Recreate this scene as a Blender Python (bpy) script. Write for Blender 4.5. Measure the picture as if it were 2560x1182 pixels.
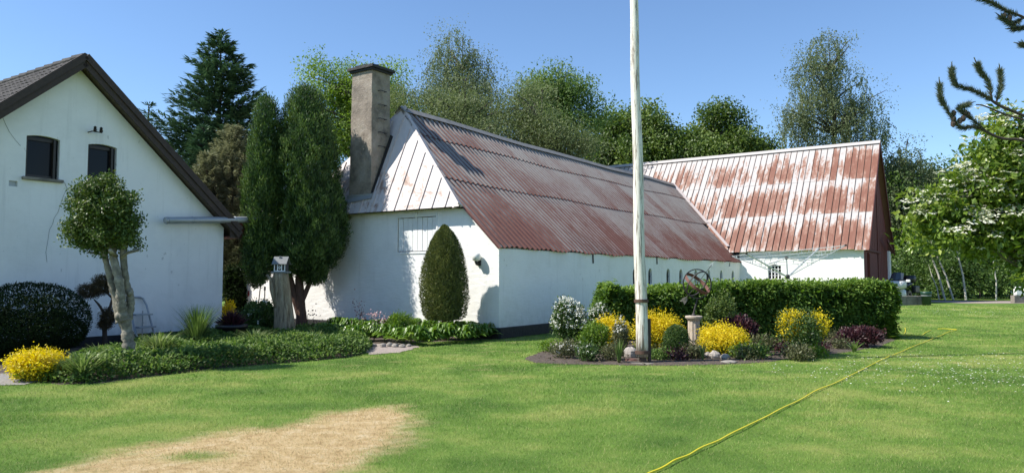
import bpy, math, random
import numpy as np
from mathutils import Vector, geometry
for o in list(bpy.data.objects): bpy.data.objects.remove(o)
S = bpy.context.scene
COL = S.collection
rs = np.random.RandomState(7)
random.seed(7)

# ---------------------------------------------------------------- camera, sky, sun
F, PITCH, TH = 1831.0, 0.057, 0.593          # focal length in photo pixels, pitch up, heading of the farm's long axis
CAM = np.array([0.0, 0.0, 1.6])
cd = bpy.data.cameras.new('camera'); cam = bpy.data.objects.new('camera', cd); COL.objects.link(cam)
cam.location = CAM; cam.rotation_euler = (math.pi/2 + PITCH, 0, 0)
cd.sensor_width = 36; cd.lens = F/2560*36; cd.clip_end = 3000; cd.clip_start = 0.05
S.camera = cam
AZ, EL = math.radians(80), math.radians(48)   # light travels towards AZ (clockwise from straight ahead)
W = bpy.data.worlds.new('World'); S.world = W; W.use_nodes = True
nt = W.node_tree
bg = nt.nodes['Background']; sky = nt.nodes.new('ShaderNodeTexSky'); sky.sky_type = 'NISHITA'; sky.sun_disc = False
sky.sun_elevation = EL; sky.sun_rotation = AZ + math.pi; sky.altitude = 0; sky.air_density = 1.0; sky.dust_density = 0.0; sky.ozone_density = 6.0
nt.links.new(sky.outputs[0], bg.inputs[0]); bg.inputs[1].default_value = 0.117
sd = bpy.data.lights.new('sun', 'SUN'); sun = bpy.data.objects.new('sun', sd); COL.objects.link(sun)
sd.energy = 4.6; sd.angle = math.radians(0.53); sd.color = (1, 0.95, 0.87)
ld = Vector((math.sin(AZ)*math.cos(EL), math.cos(AZ)*math.cos(EL), -math.sin(EL)))
sun.rotation_euler = ld.to_track_quat('-Z', 'Y').to_euler(); sun.location = (-10, -5, 20)
S.view_settings.view_transform = 'Standard'; S.view_settings.look = 'None'; S.view_settings.gamma = 1
S.view_settings.use_curve_mapping = False; S.view_settings.exposure = 0.70

# ---------------------------------------------------------------- photo pixel -> place
U = np.array([math.sin(TH), math.cos(TH), 0]); V = np.array([-math.cos(TH), math.sin(TH), 0]); K = np.array([0, 0, 1.0])
C0 = np.array([(1248-1280)/F*19.41, 19.41, 0])            # near corner of the long barn
HC = np.array([-7.926, 20.095, 0])                        # right corner of the house gable
def ray(x, y):
    a, b = (x-1280)/F, -(y-591)/F
    c, s = math.cos(PITCH), math.sin(PITCH)
    return np.array([a, c-b*s, s+b*c])
def onplane(x, y, P, n):
    d = ray(x, y); return CAM + d*(((P-CAM) @ n)/(d @ n))
def sst(a, b, t):
    t = np.clip((t-a)/(b-a), 0, 1); return t*t*(3-2*t)
def gz(x, y):                                             # the lawn rises gently towards the drive
    return 0.42*sst(20, 33, y)*sst(3, 9, x)
def gp(x, y):                                             # pixel -> point on the ground
    P = onplane(x, y, np.array([0, 0, 0.0]), K)
    for i in range(12):
        P = onplane(x, y, np.array([0, 0, float(gz(P[0], P[1]))]), K)
    return P
def pp(x, y, Y):                                          # pixel at depth Y
    d = ray(x, y); return CAM + d*(Y/d[1])
def bp(u, v, z): return C0 + U*u + V*v + K*z              # barn axes
def hp(u, v, z): return HC + U*u + V*v + K*z              # house axes
def onfloor(P): return np.array([P[0], P[1], float(gz(P[0], P[1]))])

# ---------------------------------------------------------------- materials
MATS = {}
def N(t, kind, **kw):
    n = t.nodes.new(kind)
    for k, v in kw.items(): setattr(n, k, v)
    return n
def new_mat(name):
    m = bpy.data.materials.new(name); m.use_nodes = True
    t = m.node_tree; b = t.nodes['Principled BSDF']
    MATS[name] = m
    return m, t, b
def ramp(t, fac, stops):
    r = N(t, 'ShaderNodeValToRGB'); e = r.color_ramp.elements
    while len(e) > 1: e.remove(e[-1])
    e[0].position = stops[0][0]; e[0].color = (*stops[0][1], 1)
    for p, c in stops[1:]:
        x = e.new(p); x.color = (*c, 1)
    if fac is not None: t.links.new(fac, r.inputs[0])
    return r.outputs[0]
def math_(t, op, a, b=None, clamp=False):
    n = N(t, 'ShaderNodeMath', operation=op, use_clamp=clamp)
    for i, x in enumerate((a, b)):
        if x is None: continue
        if isinstance(x, (int, float)): n.inputs[i].default_value = x
        else: t.links.new(x, n.inputs[i])
    return n.outputs[0]
def mixc(t, fac, a, b):
    n = N(t, 'ShaderNodeMix', data_type='RGBA')
    for s, x in ((n.inputs[0], fac), (n.inputs[6], a), (n.inputs[7], b)):
        if isinstance(x, (int, float)): s.default_value = x
        elif isinstance(x, tuple): s.default_value = (*x, 1)
        else: t.links.new(x, s)
    return n.outputs[2]
def noise(t, scale, detail=4, rough=.6, vec=None, dist=0):
    n = N(t, 'ShaderNodeTexNoise'); n.inputs['Scale'].default_value = scale; n.inputs['Detail'].default_value = detail
    n.inputs['Roughness'].default_value = rough; n.inputs['Distortion'].default_value = dist
    if vec is None:
        g = N(t, 'ShaderNodeNewGeometry'); vec = g.outputs['Position']
    t.links.new(vec, n.inputs['Vector']); return n.outputs[0]
def mapped(t, src, scale):
    m = N(t, 'ShaderNodeMapping'); m.inputs['Scale'].default_value = scale
    t.links.new(src, m.inputs[0]); return m.outputs[0]
def attr(t, name):
    return N(t, 'ShaderNodeAttribute', attribute_name=name)
def bump(t, b, h, dist, strength=1.0):
    n = N(t, 'ShaderNodeBump'); n.inputs['Distance'].default_value = dist; n.inputs['Strength'].default_value = strength
    t.links.new(h, n.inputs['Height']); t.links.new(n.outputs[0], b.inputs['Normal'])
def plain(name, c, rough=.6, var=.12, scale=6, metal=0, bumpd=0, bscale=30, spec=.5):
    m, t, b = new_mat(name)
    c = np.array(c)
    col = ramp(t, noise(t, scale, 6, .65), [(.25, tuple(c*(1-var))), (.75, tuple(np.minimum(c*(1+var), .95)))])
    t.links.new(col, b.inputs['Base Color']); b.inputs['Roughness'].default_value = rough; b.inputs['Metallic'].default_value = metal
    b.inputs['Specular IOR Level'].default_value = spec
    if bumpd: bump(t, b, noise(t, bscale, 5, .65), bumpd)
    return m
def leafmat(name, stops, rough=.45, trans=.3, spec=.4):
    m, t, b = new_mat(name)
    a = attr(t, 'rnd').outputs['Fac']
    col = ramp(t, a, stops)
    t.links.new(col, b.inputs['Base Color']); b.inputs['Roughness'].default_value = rough; b.inputs['Specular IOR Level'].default_value = spec
    tr = N(t, 'ShaderNodeBsdfTranslucent')
    hs = N(t, 'ShaderNodeHueSaturation'); hs.inputs['Saturation'].default_value = 1.1; hs.inputs['Value'].default_value = 1.3
    t.links.new(col, hs.inputs['Color']); t.links.new(hs.outputs[0], tr.inputs[0])
    mx = N(t, 'ShaderNodeMixShader'); mx.inputs[0].default_value = trans
    t.links.new(b.outputs[0], mx.inputs[1]); t.links.new(tr.outputs[0], mx.inputs[2])
    t.links.new(mx.outputs[0], t.nodes['Material Output'].inputs[0])
    return m
def greens(a, b, c): return [(.0, a), (.5, b), (1, c)]

def whitewash(name, c=(.84, .83, .80), dirt=(.60, .57, .52), amt=.35, relief=.012):
    m, t, b = new_mat(name)
    g = N(t, 'ShaderNodeNewGeometry'); pos = g.outputs['Position']
    n1 = noise(t, .9, 8, .7); n2 = noise(t, 6, 5, .6)
    f = math_(t, 'MULTIPLY', ramp(t, n1, [(.45, (0, 0, 0)), (.75, (1, 1, 1))]), amt)
    col = mixc(t, f, c, dirt)
    st = noise(t, 1, 6, .65, mapped(t, pos, (5, 5, .35)))                       # rain streaks
    col = mixc(t, math_(t, 'MULTIPLY', ramp(t, st, [(.56, (0, 0, 0)), (.74, (1, 1, 1))]), amt*.8), col, tuple(np.array(dirt)*.85))
    sp = math_(t, 'MULTIPLY', ramp(t, noise(t, 8.5, 2, .4, mapped(t, pos, (1, 1, .55))), [(.73, (0, 0, 0)), (.77, (1, 1, 1))]), .35)   # small chipped spots
    col = mixc(t, sp, col, (.25, .24, .23))
    sx = N(t, 'ShaderNodeSeparateXYZ'); t.links.new(pos, sx.inputs[0])
    low = math_(t, 'SUBTRACT', 1.0, math_(t, 'DIVIDE', sx.outputs[2], 1.1), True)
    spl = math_(t, 'MULTIPLY', math_(t, 'MULTIPLY', low, low), ramp(t, n2, [(.35, (.1, .1, .1)), (.65, (1, 1, 1))]))
    col = mixc(t, math_(t, 'MULTIPLY', spl, .55), col, (.33, .33, .27))        # splashed soil and algae at the foot
    t.links.new(col, b.inputs['Base Color']); b.inputs['Roughness'].default_value = .9; b.inputs['Specular IOR Level'].default_value = .2
    h = math_(t, 'ADD', noise(t, 3.2, 3, .5), math_(t, 'MULTIPLY', noise(t, 1.0, 4, .6, mapped(t, pos, (4, 4, 13))), .8))
    h = math_(t, 'ADD', h, math_(t, 'MULTIPLY', noise(t, 40, 4, .6), .15))
    bump(t, b, h, relief*1.0, 1.0)
    return m

def build_materials():
    whitewash('barn_white', relief=.014)
    whitewash('house_white', (.82, .82, .81), (.58, .58, .57), .4, .005)
    plain('tar', (.016, .015, .015), .7, .4, 8, bumpd=.02, bscale=14)
    plain('dark_wood', (.044, .028, .021), .7, .35, 12, bumpd=.004, bscale=40)
    plain('soffit', (.10, .075, .06), .8, .25, 8)
    plain('window_wood', (.022, .015, .012), .5, .3, 12)
    plain('white_paint', (.78, .78, .76), .6, .06, 10, bumpd=.002)
    plain('grey_metal', (.36, .38, .40), .45, .08, 5, metal=.35)
    plain('old_zinc', (.22, .205, .185), .6, .3, 4)
    plain('crack_line', (.20, .20, .20), .9, .3, 30)
    plain('iron', (.03, .026, .024), .65, .3, 30)
    plain('black_plastic', (.014, .014, .015), .45, .2, 20)
    plain('concrete', (.20, .18, .15), .9, .5, 3, bumpd=.01, bscale=20)
    plain('stone', (.36, .32, .28), .85, .35, 6, bumpd=.015, bscale=18)
    plain('pale_stone', (.27, .245, .21), .85, .25, 6, bumpd=.012, bscale=18)
    plain('cast_stone', (.45, .38, .30), .9, .25, 14, bumpd=.006, bscale=40)
    plain('rust', (.14, .065, .05), .8, .4, 12, bumpd=.002, bscale=60)
    plain('rust_band', (.085, .045, .03), .8, .4, 25)
    plain('aluminium', (.50, .51, .51), .4, .08, 20, metal=.5)
    plain('line_wire', (.6, .62, .62), .5, .05, 20)
    plain('peg', (.45, .5, .5), .5, .4, 50)
    plain('red_wood', (.14, .028, .022), .75, .25, 5, bumpd=.004, bscale=25)
    plain('red_dark', (.10, .022, .018), .75, .25, 5, bumpd=.004, bscale=25)
    plain('hose', (.75, .62, .01), .45, .06, 8)
    plain('moto_white', (.58, .58, .57), .25, .03, 4)
    plain('moto_black', (.012, .012, .013), .4, .2, 20)
    plain('chrome', (.5, .5, .5), .25, .05, 10, metal=.9)
    plain('green_plastic', (.012, .05, .032), .45, .1, 5)
    plain('grey_plastic', (.18, .2, .2), .5, .1, 5)
    plain('can_white', (.78, .78, .76), .35, .03, 5)
    plain('bark', (.115, .095, .075), .9, .35, 9, bumpd=.02, bscale=14)
    plain('dark_bark', (.06, .042, .032), .9, .3, 9, bumpd=.02, bscale=14)
    plain('red_bark', (.12, .065, .042), .9, .3, 9, bumpd=.02, bscale=14)
    plain('birch_bark', (.42, .40, .36), .85, .5, 7)
    plain('pale_stem', (.42, .40, .33), .85, .3, 6)
    plain('lens', (.75, .75, .72), .3, .03, 5)
    plain('birdhouse_roof', (.16, .17, .17), .7, .2, 20)
    plain('pot_red', (.28, .03, .025), .5, .2, 10)
    # smooth grey bark with stains (pollarded holly)
    m, t, b = new_mat('holly_bark')
    col = ramp(t, noise(t, 9, 6, .7), [(.35, (.10, .09, .07)), (.52, (.21, .19, .145)), (.70, (.34, .315, .25))])
    t.links.new(col, b.inputs['Base Color']); b.inputs['Roughness'].default_value = .85
    bump(t, b, noise(t, 22, 5, .6), .012)
    # split grey-brown stump wood
    m, t, b = new_mat('stump_wood')
    g = N(t, 'ShaderNodeNewGeometry')
    n = noise(t, 1, 7, .7, mapped(t, g.outputs['Position'], (24, 24, 2.2)), .4)
    t.links.new(ramp(t, n, [(.3, (.06, .043, .027)), (.47, (.27, .21, .13)), (.7, (.52, .44, .30))]), b.inputs['Base Color'])
    b.inputs['Roughness'].default_value = .9; bump(t, b, n, .05)
    # flagpole: peeling white paint on grey wood
    m, t, b = new_mat('pole_paint')
    g = N(t, 'ShaderNodeNewGeometry')
    n = noise(t, 1, 8, .72, mapped(t, g.outputs['Position'], (30, 30, 1.6)), .3)
    sx = N(t, 'ShaderNodeSeparateXYZ'); t.links.new(g.outputs['Position'], sx.inputs[0])
    wear = ramp(t, math_(t, 'MULTIPLY', sx.outputs[2], .2), [(.0, (.19, .19, .19)), (.09, (.11, .11, .11)), (.5, (.075, .075, .075))])
    thr = math_(t, 'ADD', n, wear)
    col = ramp(t, thr, [(.0, (.78, .75, .68)), (.60, (.72, .68, .60)), (.64, (.30, .25, .20)), (.8, (.16, .13, .10))])
    t.links.new(col, b.inputs['Base Color']); b.inputs['Roughness'].default_value = .7; bump(t, b, n, .008)
    # glass
    m, t, b = new_mat('glass')
    b.inputs['Base Color'].default_value = (.008, .009, .011, 1); b.inputs['Roughness'].default_value = .12; b.inputs['Specular IOR Level'].default_value = .16
    m, t, b = new_mat('moto_glass')
    b.inputs['Base Color'].default_value = (.05, .065, .08, 1); b.inputs['Roughness'].default_value = .15
    # painted and rusted roof steel. su: metres along the roof, ss: metres up the slope, row: 0..1 up one sheet
    def roofmat(name, red, pale, edge, bias, streak, rowamt, scaleu, greyfar=0.0, soft=.06, along=0.0, pan=0.0, rib=0.0, lowrow=0.0, flake=1.0):
        m, t, b = new_mat(name)
        su, ss, row = (attr(t, k).outputs['Fac'] for k in ('su', 'ss', 'row'))
        cx = N(t, 'ShaderNodeCombineXYZ'); t.links.new(su, cx.inputs[0]); t.links.new(ss, cx.inputs[1])
        n1 = noise(t, 1, 8, .68, mapped(t, cx.outputs[0], (scaleu, 1.1, 1)), .2)       # streaks down the slope
        n2 = noise(t, .33, 4, .6, cx.outputs[0])                                      # large patches
        n3 = noise(t, 3.2, 8, .75, cx.outputs[0], .4)                                     # flaking edges
        v = math_(t, 'ADD', math_(t, 'MULTIPLY', math_(t, 'SUBTRACT', n1, .5), streak), math_(t, 'MULTIPLY', math_(t, 'SUBTRACT', n2, .5), 1.7))
        v = math_(t, 'ADD', v, math_(t, 'MULTIPLY', math_(t, 'SUBTRACT', n3, .5), flake))
        r2 = math_(t, 'POWER', row, 2.2)
        v = math_(t, 'ADD', v, math_(t, 'MULTIPLY', r2, rowamt))
        if greyfar: v = math_(t, 'ADD', v, math_(t, 'MULTIPLY', math_(t, 'SUBTRACT', ss, 2.2), greyfar))
        if pan: v = math_(t, 'ADD', v, math_(t, 'MULTIPLY', attr(t, 'pan').outputs['Fac'], pan))
        if rib: v = math_(t, 'ADD', v, math_(t, 'MULTIPLY', attr(t, 'rib').outputs['Fac'], rib))
        if lowrow: v = math_(t, 'ADD', v, math_(t, 'MULTIPLY', math_(t, 'POWER', math_(t, 'SUBTRACT', 1.0, row), 6.0), lowrow))
        if along: v = math_(t, 'ADD', v, math_(t, 'MULTIPLY', su, along))
        v = math_(t, 'ADD', v, bias)
        redv = mixc(t, n3, tuple(np.array(red)*.8), tuple(np.array(red)*1.25))
        palev = mixc(t, noise(t, 5, 6, .7, cx.outputs[0]), tuple(np.array(pale)*.78), tuple(np.minimum(np.array(pale)*1.12, .85)))
        f = N(t, 'ShaderNodeMapRange'); f.inputs[1].default_value = .5-soft; f.inputs[2].default_value = .5+soft; t.links.new(v, f.inputs[0])
        f2 = N(t, 'ShaderNodeMapRange'); f2.inputs[1].default_value = .5-soft*3.5; f2.inputs[2].default_value = .5-soft*.5; t.links.new(v, f2.inputs[0])
        c = mixc(t, math_(t, 'MULTIPLY', f2.outputs[0], .7), redv, edge)
        c = mixc(t, f.outputs[0], c, palev)
        t.links.new(c, b.inputs['Base Color'])
        b.inputs['Roughness'].default_value = .55; b.inputs['Specular IOR Level'].default_value = .4
        bump(t, b, n3, .004)
    roofmat('roof_corrugated', (.115, .044, .032), (.235, .215, .20), (.17, .105, .08), -.14, 1.8, .30, 5, .15, .16, 0, .35, .85)
    roofmat('roof_seamed', (.19, .075, .047), (.47, .44, .42), (.34, .205, .15), .17, 1.5, .80, 6, .05, .12, .035, .22, 0, .42, 1.8)
    roofmat('roof_hip', (.24, .14, .10), (.60, .535, .51), (.44, .34, .30), .62, .7, .15, 4)
    # chimney render with soot and lichen stains
    m, t, b = new_mat('chimney_render')
    n1 = noise(t, 1.7, 7, .7); n2 = noise(t, 9, 6, .7)
    col = ramp(t, n1, [(.3, (.10, .085, .07)), (.5, (.27, .225, .18)), (.68, (.36, .315, .265))])
    col = mixc(t, ramp(t, n2, [(.55, (0, 0, 0)), (.75, (.6, .6, .6))]), col, (.12, .10, .085))
    t.links.new(col, b.inputs['Base Color']); b.inputs['Roughness'].default_value = .95
    bump(t, b, math_(t, 'ADD', n2, noise(t, 35, 5, .6)), .025)
    # old cement roof tiles
    m, t, b = new_mat('roof_tile')
    col = ramp(t, noise(t, 5, 7, .7), [(.3, (.02, .018, .018)), (.55, (.045, .042, .041)), (.72, (.10, .092, .082))])
    t.links.new(col, b.inputs['Base Color']); b.inputs['Roughness'].default_value = .9; bump(t, b, noise(t, 30, 5, .7), .006)
    # lawn soil and grass
    def dirt(name, stops, scale, bd):
        m, t, b = new_mat(name); n = noise(t, scale, 8, .75)
        t.links.new(ramp(t, n, stops), b.inputs['Base Color']); b.inputs['Roughness'].default_value = .95; bump(t, b, n, bd)
    dirt('soil', [(.3, (.045, .034, .026)), (.55, (.115, .088, .068)), (.75, (.21, .17, .135))], 18, .04)
    dirt('gravel', [(.3, (.20, .165, .14)), (.55, (.36, .30, .26)), (.75, (.50, .44, .39))], 22, .02)
    dirt('grey_gravel', [(.3, (.14, .13, .12)), (.55, (.30, .28, .26)), (.75, (.46, .43, .40))], 30, .02)
    def grassmat(name, isblade):
        m, t, b = new_mat(name)
        n1 = noise(t, .32, 4, .55); n2 = noise(t, 2.3, 5, .65)
        g = N(t, 'ShaderNodeNewGeometry')
        n4 = noise(t, 1, 4, .6, mapped(t, g.outputs['Position'], (.25, 1.1, 1)))
        wv = N(t, 'ShaderNodeTexWave', wave_type='BANDS', bands_direction='Y'); wv.inputs['Scale'].default_value = .30; wv.inputs['Distortion'].default_value = 2.2; wv.inputs['Detail'].default_value = 3; wv.inputs['Detail Scale'].default_value = .6
        t.links.new(mapped(t, g.outputs['Position'], (-.22, 1, 1)), wv.inputs['Vector'])
        n5 = noise(t, .9, 5, .6)
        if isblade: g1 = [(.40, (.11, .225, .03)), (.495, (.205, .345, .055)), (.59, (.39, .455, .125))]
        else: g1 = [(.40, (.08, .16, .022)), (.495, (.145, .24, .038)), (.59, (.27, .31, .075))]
        col = ramp(t, math_(t, 'ADD', math_(t, 'ADD', math_(t, 'MULTIPLY', n1, .40), math_(t, 'MULTIPLY', wv.outputs['Fac'], .018)), math_(t, 'ADD', math_(t, 'MULTIPLY', n4, .14), math_(t, 'MULTIPLY', n5, .42))), g1)
        if isblade:
            r = attr(t, 'rnd').outputs['Fac']
            col = mixc(t, ramp(t, r, [(.72, (0, 0, 0)), (.97, (.8, .8, .8))]), col, (.52, .46, .22))
            col = mixc(t, ramp(t, r, [(.0, (.55, .55, .55)), (.35, (0, 0, 0))]), col, (.09, .175, .022))
        d = attr(t, 'dry').outputs['Fac']
        dn = ramp(t, noise(t, 5.5, 8, .75), [(.3, (.36, .24, .11)), (.5, (.58, .42, .215)), (.72, (.70, .57, .37))])
        col = mixc(t, math_(t, 'MULTIPLY', d, .96), col, dn)
        t.links.new(col, b.inputs['Base Color']); b.inputs['Roughness'].default_value = .6 if isblade else .95
        b.inputs['Specular IOR Level'].default_value = .25
        if isblade:
            tr = N(t, 'ShaderNodeBsdfTranslucent'); t.links.new(col, tr.inputs[0])
            mx = N(t, 'ShaderNodeMixShader'); mx.inputs[0].default_value = .35
            t.links.new(b.outputs[0], mx.inputs[1]); t.links.new(tr.outputs[0], mx.inputs[2])
            t.links.new(mx.outputs[0], t.nodes['Material Output'].inputs[0])
        else: bump(t, b, noise(t, 45, 5, .7), .03)
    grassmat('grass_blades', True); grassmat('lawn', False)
    # foliage
    lm = leafmat
    lm('leaf_maple', greens((.08, .145, .02), (.18, .28, .04), (.32, .42, .085)), .5, .4)
    lm('leaf_ash', greens((.055, .105, .022), (.125, .205, .048), (.23, .32, .09)), .5, .4)
    lm('leaf_linden', greens((.04, .075, .014), (.10, .16, .03), (.21, .28, .06)), .45, .35)
    lm('leaf_birch', greens((0.0728, 0.0991, 0.0397), (0.1455, 0.1851, 0.082), (0.2513, 0.2975, 0.1521)), .5, .4)
    lm('leaf_willow', greens((0.072, 0.1008, 0.0317), (0.1512, 0.1944, 0.0749), (0.2592, 0.3024, 0.1368)), .5, .4)
    lm('leaf_wood', greens((0.0311, 0.066, 0.0156), (0.0816, 0.1457, 0.0311), (0.1846, 0.2818, 0.0621)), .45, .35)
    lm('needle_fir', greens((0.0274, 0.0684, 0.0365), (0.0638, 0.1254, 0.0638), (0.171, 0.2622, 0.114)), .5, .1)
    lm('needle_brown', greens((.14, .16, .085), (.30, .31, .175), (.46, .46, .29)), .7, .15, .2)
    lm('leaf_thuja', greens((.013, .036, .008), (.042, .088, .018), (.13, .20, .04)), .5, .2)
    lm('leaf_yew', greens((.045, .06, .016), (.125, .15, .038), (.26, .27, .085)), .5, .2)
    lm('leaf_hedge', greens((.03, .07, .009), (.09, .17, .024), (.24, .345, .058)), .5, .35, .3)
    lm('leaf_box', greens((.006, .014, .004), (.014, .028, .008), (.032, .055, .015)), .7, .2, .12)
    lm('leaf_holly', greens((0.0264, 0.054, 0.0108), (0.072, 0.12, 0.0216), (0.18, 0.228, 0.054)), .45, .2, .3)
    lm('leaf_spirea', greens((.46, .35, .010), (.72, .57, .016), (.83, .71, .04)), .5, .35)
    lm('leaf_lime', greens((0.06, 0.12, 0.012), (0.132, 0.228, 0.0264), (0.24, 0.336, 0.054)), .45, .35)
    lm('leaf_shrub', greens((0.0208, 0.052, 0.0104), (0.0585, 0.1105, 0.0234), (0.13, 0.195, 0.052)), .45, .3)
    lm('leaf_olive', greens((.05, .06, .02), (.10, .11, .045), (.19, .19, .09)), .5, .3)
    lm('leaf_purple', greens((.022, .008, .012), (.055, .018, .024), (.12, .045, .05)), .45, .3)
    lm('leaf_bonsai', greens((.035, .03, .013), (.075, .055, .025), (.12, .085, .04)), .6, .2)
    lm('leaf_cover', greens((.034, .08, .014), (.10, .175, .034), (.24, .32, .09)), .55, .35, .25)
    lm('leaf_hosta', greens((0.0562, 0.125, 0.015), (0.125, 0.2375, 0.0312), (0.25, 0.3625, 0.0625)), .35, .35, .5)
    lm('leaf_blade', greens((0.06, 0.108, 0.024), (0.132, 0.204, 0.054), (0.288, 0.336, 0.132)), .4, .35)
    lm('leaf_viburnum', greens((.05, .10, .014), (.14, .22, .03), (.34, .40, .08)), .38, .4, .5)
    lm('needle_pine', greens((.05, .07, .042), (.10, .125, .078), (.19, .21, .13)), .45, .1)
    lm('blossom', greens((.66, .66, .55), (.78, .77, .68), (.84, .84, .80)), .6, .3)
    lm('blossom_cream', greens((.45, .48, .25), (.66, .66, .48), (.80, .80, .70)), .6, .3)
    lm('blossom_pink', greens((.55, .25, .28), (.7, .45, .45), (.8, .7, .68)), .6, .3)
build_materials()

# ---------------------------------------------------------------- object helpers
def tag(o, label=None, cat=None, group=None, kind=None):
    if label: o['label'] = label
    if cat: o['category'] = cat
    if group: o['group'] = group
    if kind: o['kind'] = kind
    return o
def empty(name, loc, label=None, cat=None, group=None):
    o = bpy.data.objects.new(name, None); COL.objects.link(o); o.location = loc; o.empty_display_size = .2
    return tag(o, label, cat, group)
def link(name, me, parent=None):
    o = bpy.data.objects.new(name, me); COL.objects.link(o)
    if parent is not None:
        o.parent = parent
        # parents are only moved, never turned, so subtracting their world place keeps mesh coordinates absolute
        w = Vector((0, 0, 0)); p = parent
        while p is not None: w += p.location; p = p.parent
        o.location = -w
    return o
def np_mesh(name, verts, quads=None, tris=None, mat=None, attrs=None, smooth=False):
    verts = np.asarray(verts, dtype=np.float32)
    me = bpy.data.meshes.new(name)
    me.vertices.add(len(verts)); me.vertices.foreach_set('co', verts.ravel())
    idx, tot = [], []
    if quads is not None and len(quads): q = np.asarray(quads, dtype=np.int32); idx.append(q.ravel()); tot.append(np.full(len(q), 4, np.int32))
    if tris is not None and len(tris): q = np.asarray(tris, dtype=np.int32); idx.append(q.ravel()); tot.append(np.full(len(q), 3, np.int32))
    idx = np.concatenate(idx); tot = np.concatenate(tot)
    me.loops.add(len(idx)); me.loops.foreach_set('vertex_index', idx)
    me.polygons.add(len(tot)); st = np.zeros(len(tot), np.int32); st[1:] = np.cumsum(tot)[:-1]
    me.polygons.foreach_set('loop_start', st); me.polygons.foreach_set('loop_total', tot)
    me.polygons.foreach_set('use_smooth', np.full(len(tot), bool(smooth)))
    for k, a in (attrs or {}).items():
        at = me.attributes.new(k, 'FLOAT', 'POINT'); at.data.foreach_set('value', np.asarray(a, dtype=np.float32))
    me.update(calc_edges=True)
    if mat: me.materials.append(MATS[mat])
    return me
def nrm(a):
    a = np.asarray(a, float); return a/(np.linalg.norm(a, axis=-1, keepdims=True)+1e-9)
class MB:
    def __init__(s): s.v = []; s.f = []; s.at = {}
    def add(s, verts, faces):
        n = len(s.v); s.v += [tuple(map(float, p)) for p in verts]; s.f += [tuple(i+n for i in f) for f in faces]; return s
    def obox(s, c, a, b, d):       # centre and three half vectors
        c, a, b, d = map(np.asarray, (c, a, b, d))
        P = [c+i*a+j*b+k*d for k in (-1, 1) for j in (-1, 1) for i in (-1, 1)]
        return s.add(P, [(0, 2, 3, 1), (4, 5, 7, 6), (0, 1, 5, 4), (2, 6, 7, 3), (0, 4, 6, 2), (1, 3, 7, 5)])
    def beam(s, p, q, w, h, up=K):  # bar from p to q
        p, q = np.asarray(p, float), np.asarray(q, float); d = (q-p)/2
        if np.linalg.norm(np.cross(nrm(d), nrm(up))) < .02: up = U if abs(nrm(d) @ U) < .9 else K
        x = nrm(np.cross(d, up)); y = nrm(np.cross(x, d))
        return s.obox((p+q)/2, d, x*w/2, y*h/2)
    def tube(s, pts, rad, n=8, cap=True):
        pts = [np.asarray(p, float) for p in pts]; m = len(pts)
        if np.isscalar(rad): rad = [rad]*m
        T = [nrm(pts[min(i+1, m-1)]-pts[max(i-1, 0)]) for i in range(m)]
        ref = np.array([0, 0, 1.0]) if abs(T[0][2]) < .9 else np.array([1.0, 0, 0])
        x = nrm(np.cross(ref, T[0])); V_ = []
        for i in range(m):
            x = nrm(x-T[i]*(x @ T[i])); y = np.cross(T[i], x)
            for k in range(n):
                a = 2*math.pi*k/n; V_.append(pts[i]+rad[i]*(math.cos(a)*x+math.sin(a)*y))
        Fc = [(i*n+k, i*n+(k+1) % n, (i+1)*n+(k+1) % n, (i+1)*n+k) for i in range(m-1) for k in range(n)]
        if cap: Fc += [tuple(range(n-1, -1, -1)), tuple((m-1)*n+k for k in range(n))]
        return s.add(V_, Fc)
    def lathe(s, prof, o, n=20, wob=None):
        o = np.asarray(o, float); V_ = []
        for r, z in prof:
            for k in range(n):
                a = 2*math.pi*k/n; rr = r*(1+(wob(k, z) if wob else 0)); V_.append(o+np.array([rr*math.cos(a), rr*math.sin(a), z]))
        m = len(prof)
        Fc = [(i*n+k, i*n+(k+1) % n, (i+1)*n+(k+1) % n, (i+1)*n+k) for i in range(m-1) for k in range(n)]
        Fc += [tuple(range(n-1, -1, -1)), tuple((m-1)*n+k for k in range(n))]
        return s.add(V_, Fc)
    def ring(s, c, ax, rad, a, b, n=32):     # flat hoop round axis ax: half width a along the axis, half thickness b outward
        c, ax = np.asarray(c, float), nrm(ax); ref = np.array([0, 0, 1.0]) if abs(ax[2]) < .9 else np.array([1.0, 0, 0])
        x = nrm(np.cross(ref, ax)); y = np.cross(ax, x); V_ = []
        for k in range(n):
            t = 2*math.pi*k/n; e = math.cos(t)*x+math.sin(t)*y
            V_ += [c+e*(rad-b)-ax*a, c+e*(rad+b)-ax*a, c+e*(rad+b)+ax*a, c+e*(rad-b)+ax*a]
        return s.add(V_, [(4*k+j, 4*((k+1) % n)+j, 4*((k+1) % n)+(j+1) % 4, 4*k+(j+1) % 4) for k in range(n) for j in range(4)])
    def ell(s, c, r, n=10, m=7, jit=0, axes=None):
        c = np.asarray(c, float); A = np.eye(3) if axes is None else np.array(axes); V_ = []
        for i in range(1, m):
            ph = math.pi*i/m
            for k in range(n):
                t = 2*math.pi*k/n; d = np.array([math.sin(ph)*math.cos(t)*r[0], math.sin(ph)*math.sin(t)*r[1], math.cos(ph)*r[2]])*(1+random.uniform(-jit, jit))
                V_.append(c+d @ A)
        V_ += [c+np.array([0, 0, r[2]]) @ A, c-np.array([0, 0, r[2]]) @ A]; a, b = len(V_)-2, len(V_)-1
        Fc = [(i*n+k, (i+1)*n+k, (i+1)*n+(k+1) % n, i*n+(k+1) % n) for i in range(m-2) for k in range(n)]
        Fc += [(a, k, (k+1) % n) for k in range(n)] + [((m-2)*n+(k+1) % n, (m-2)*n+k, b) for k in range(n)]
        return s.add(V_, Fc)
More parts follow.
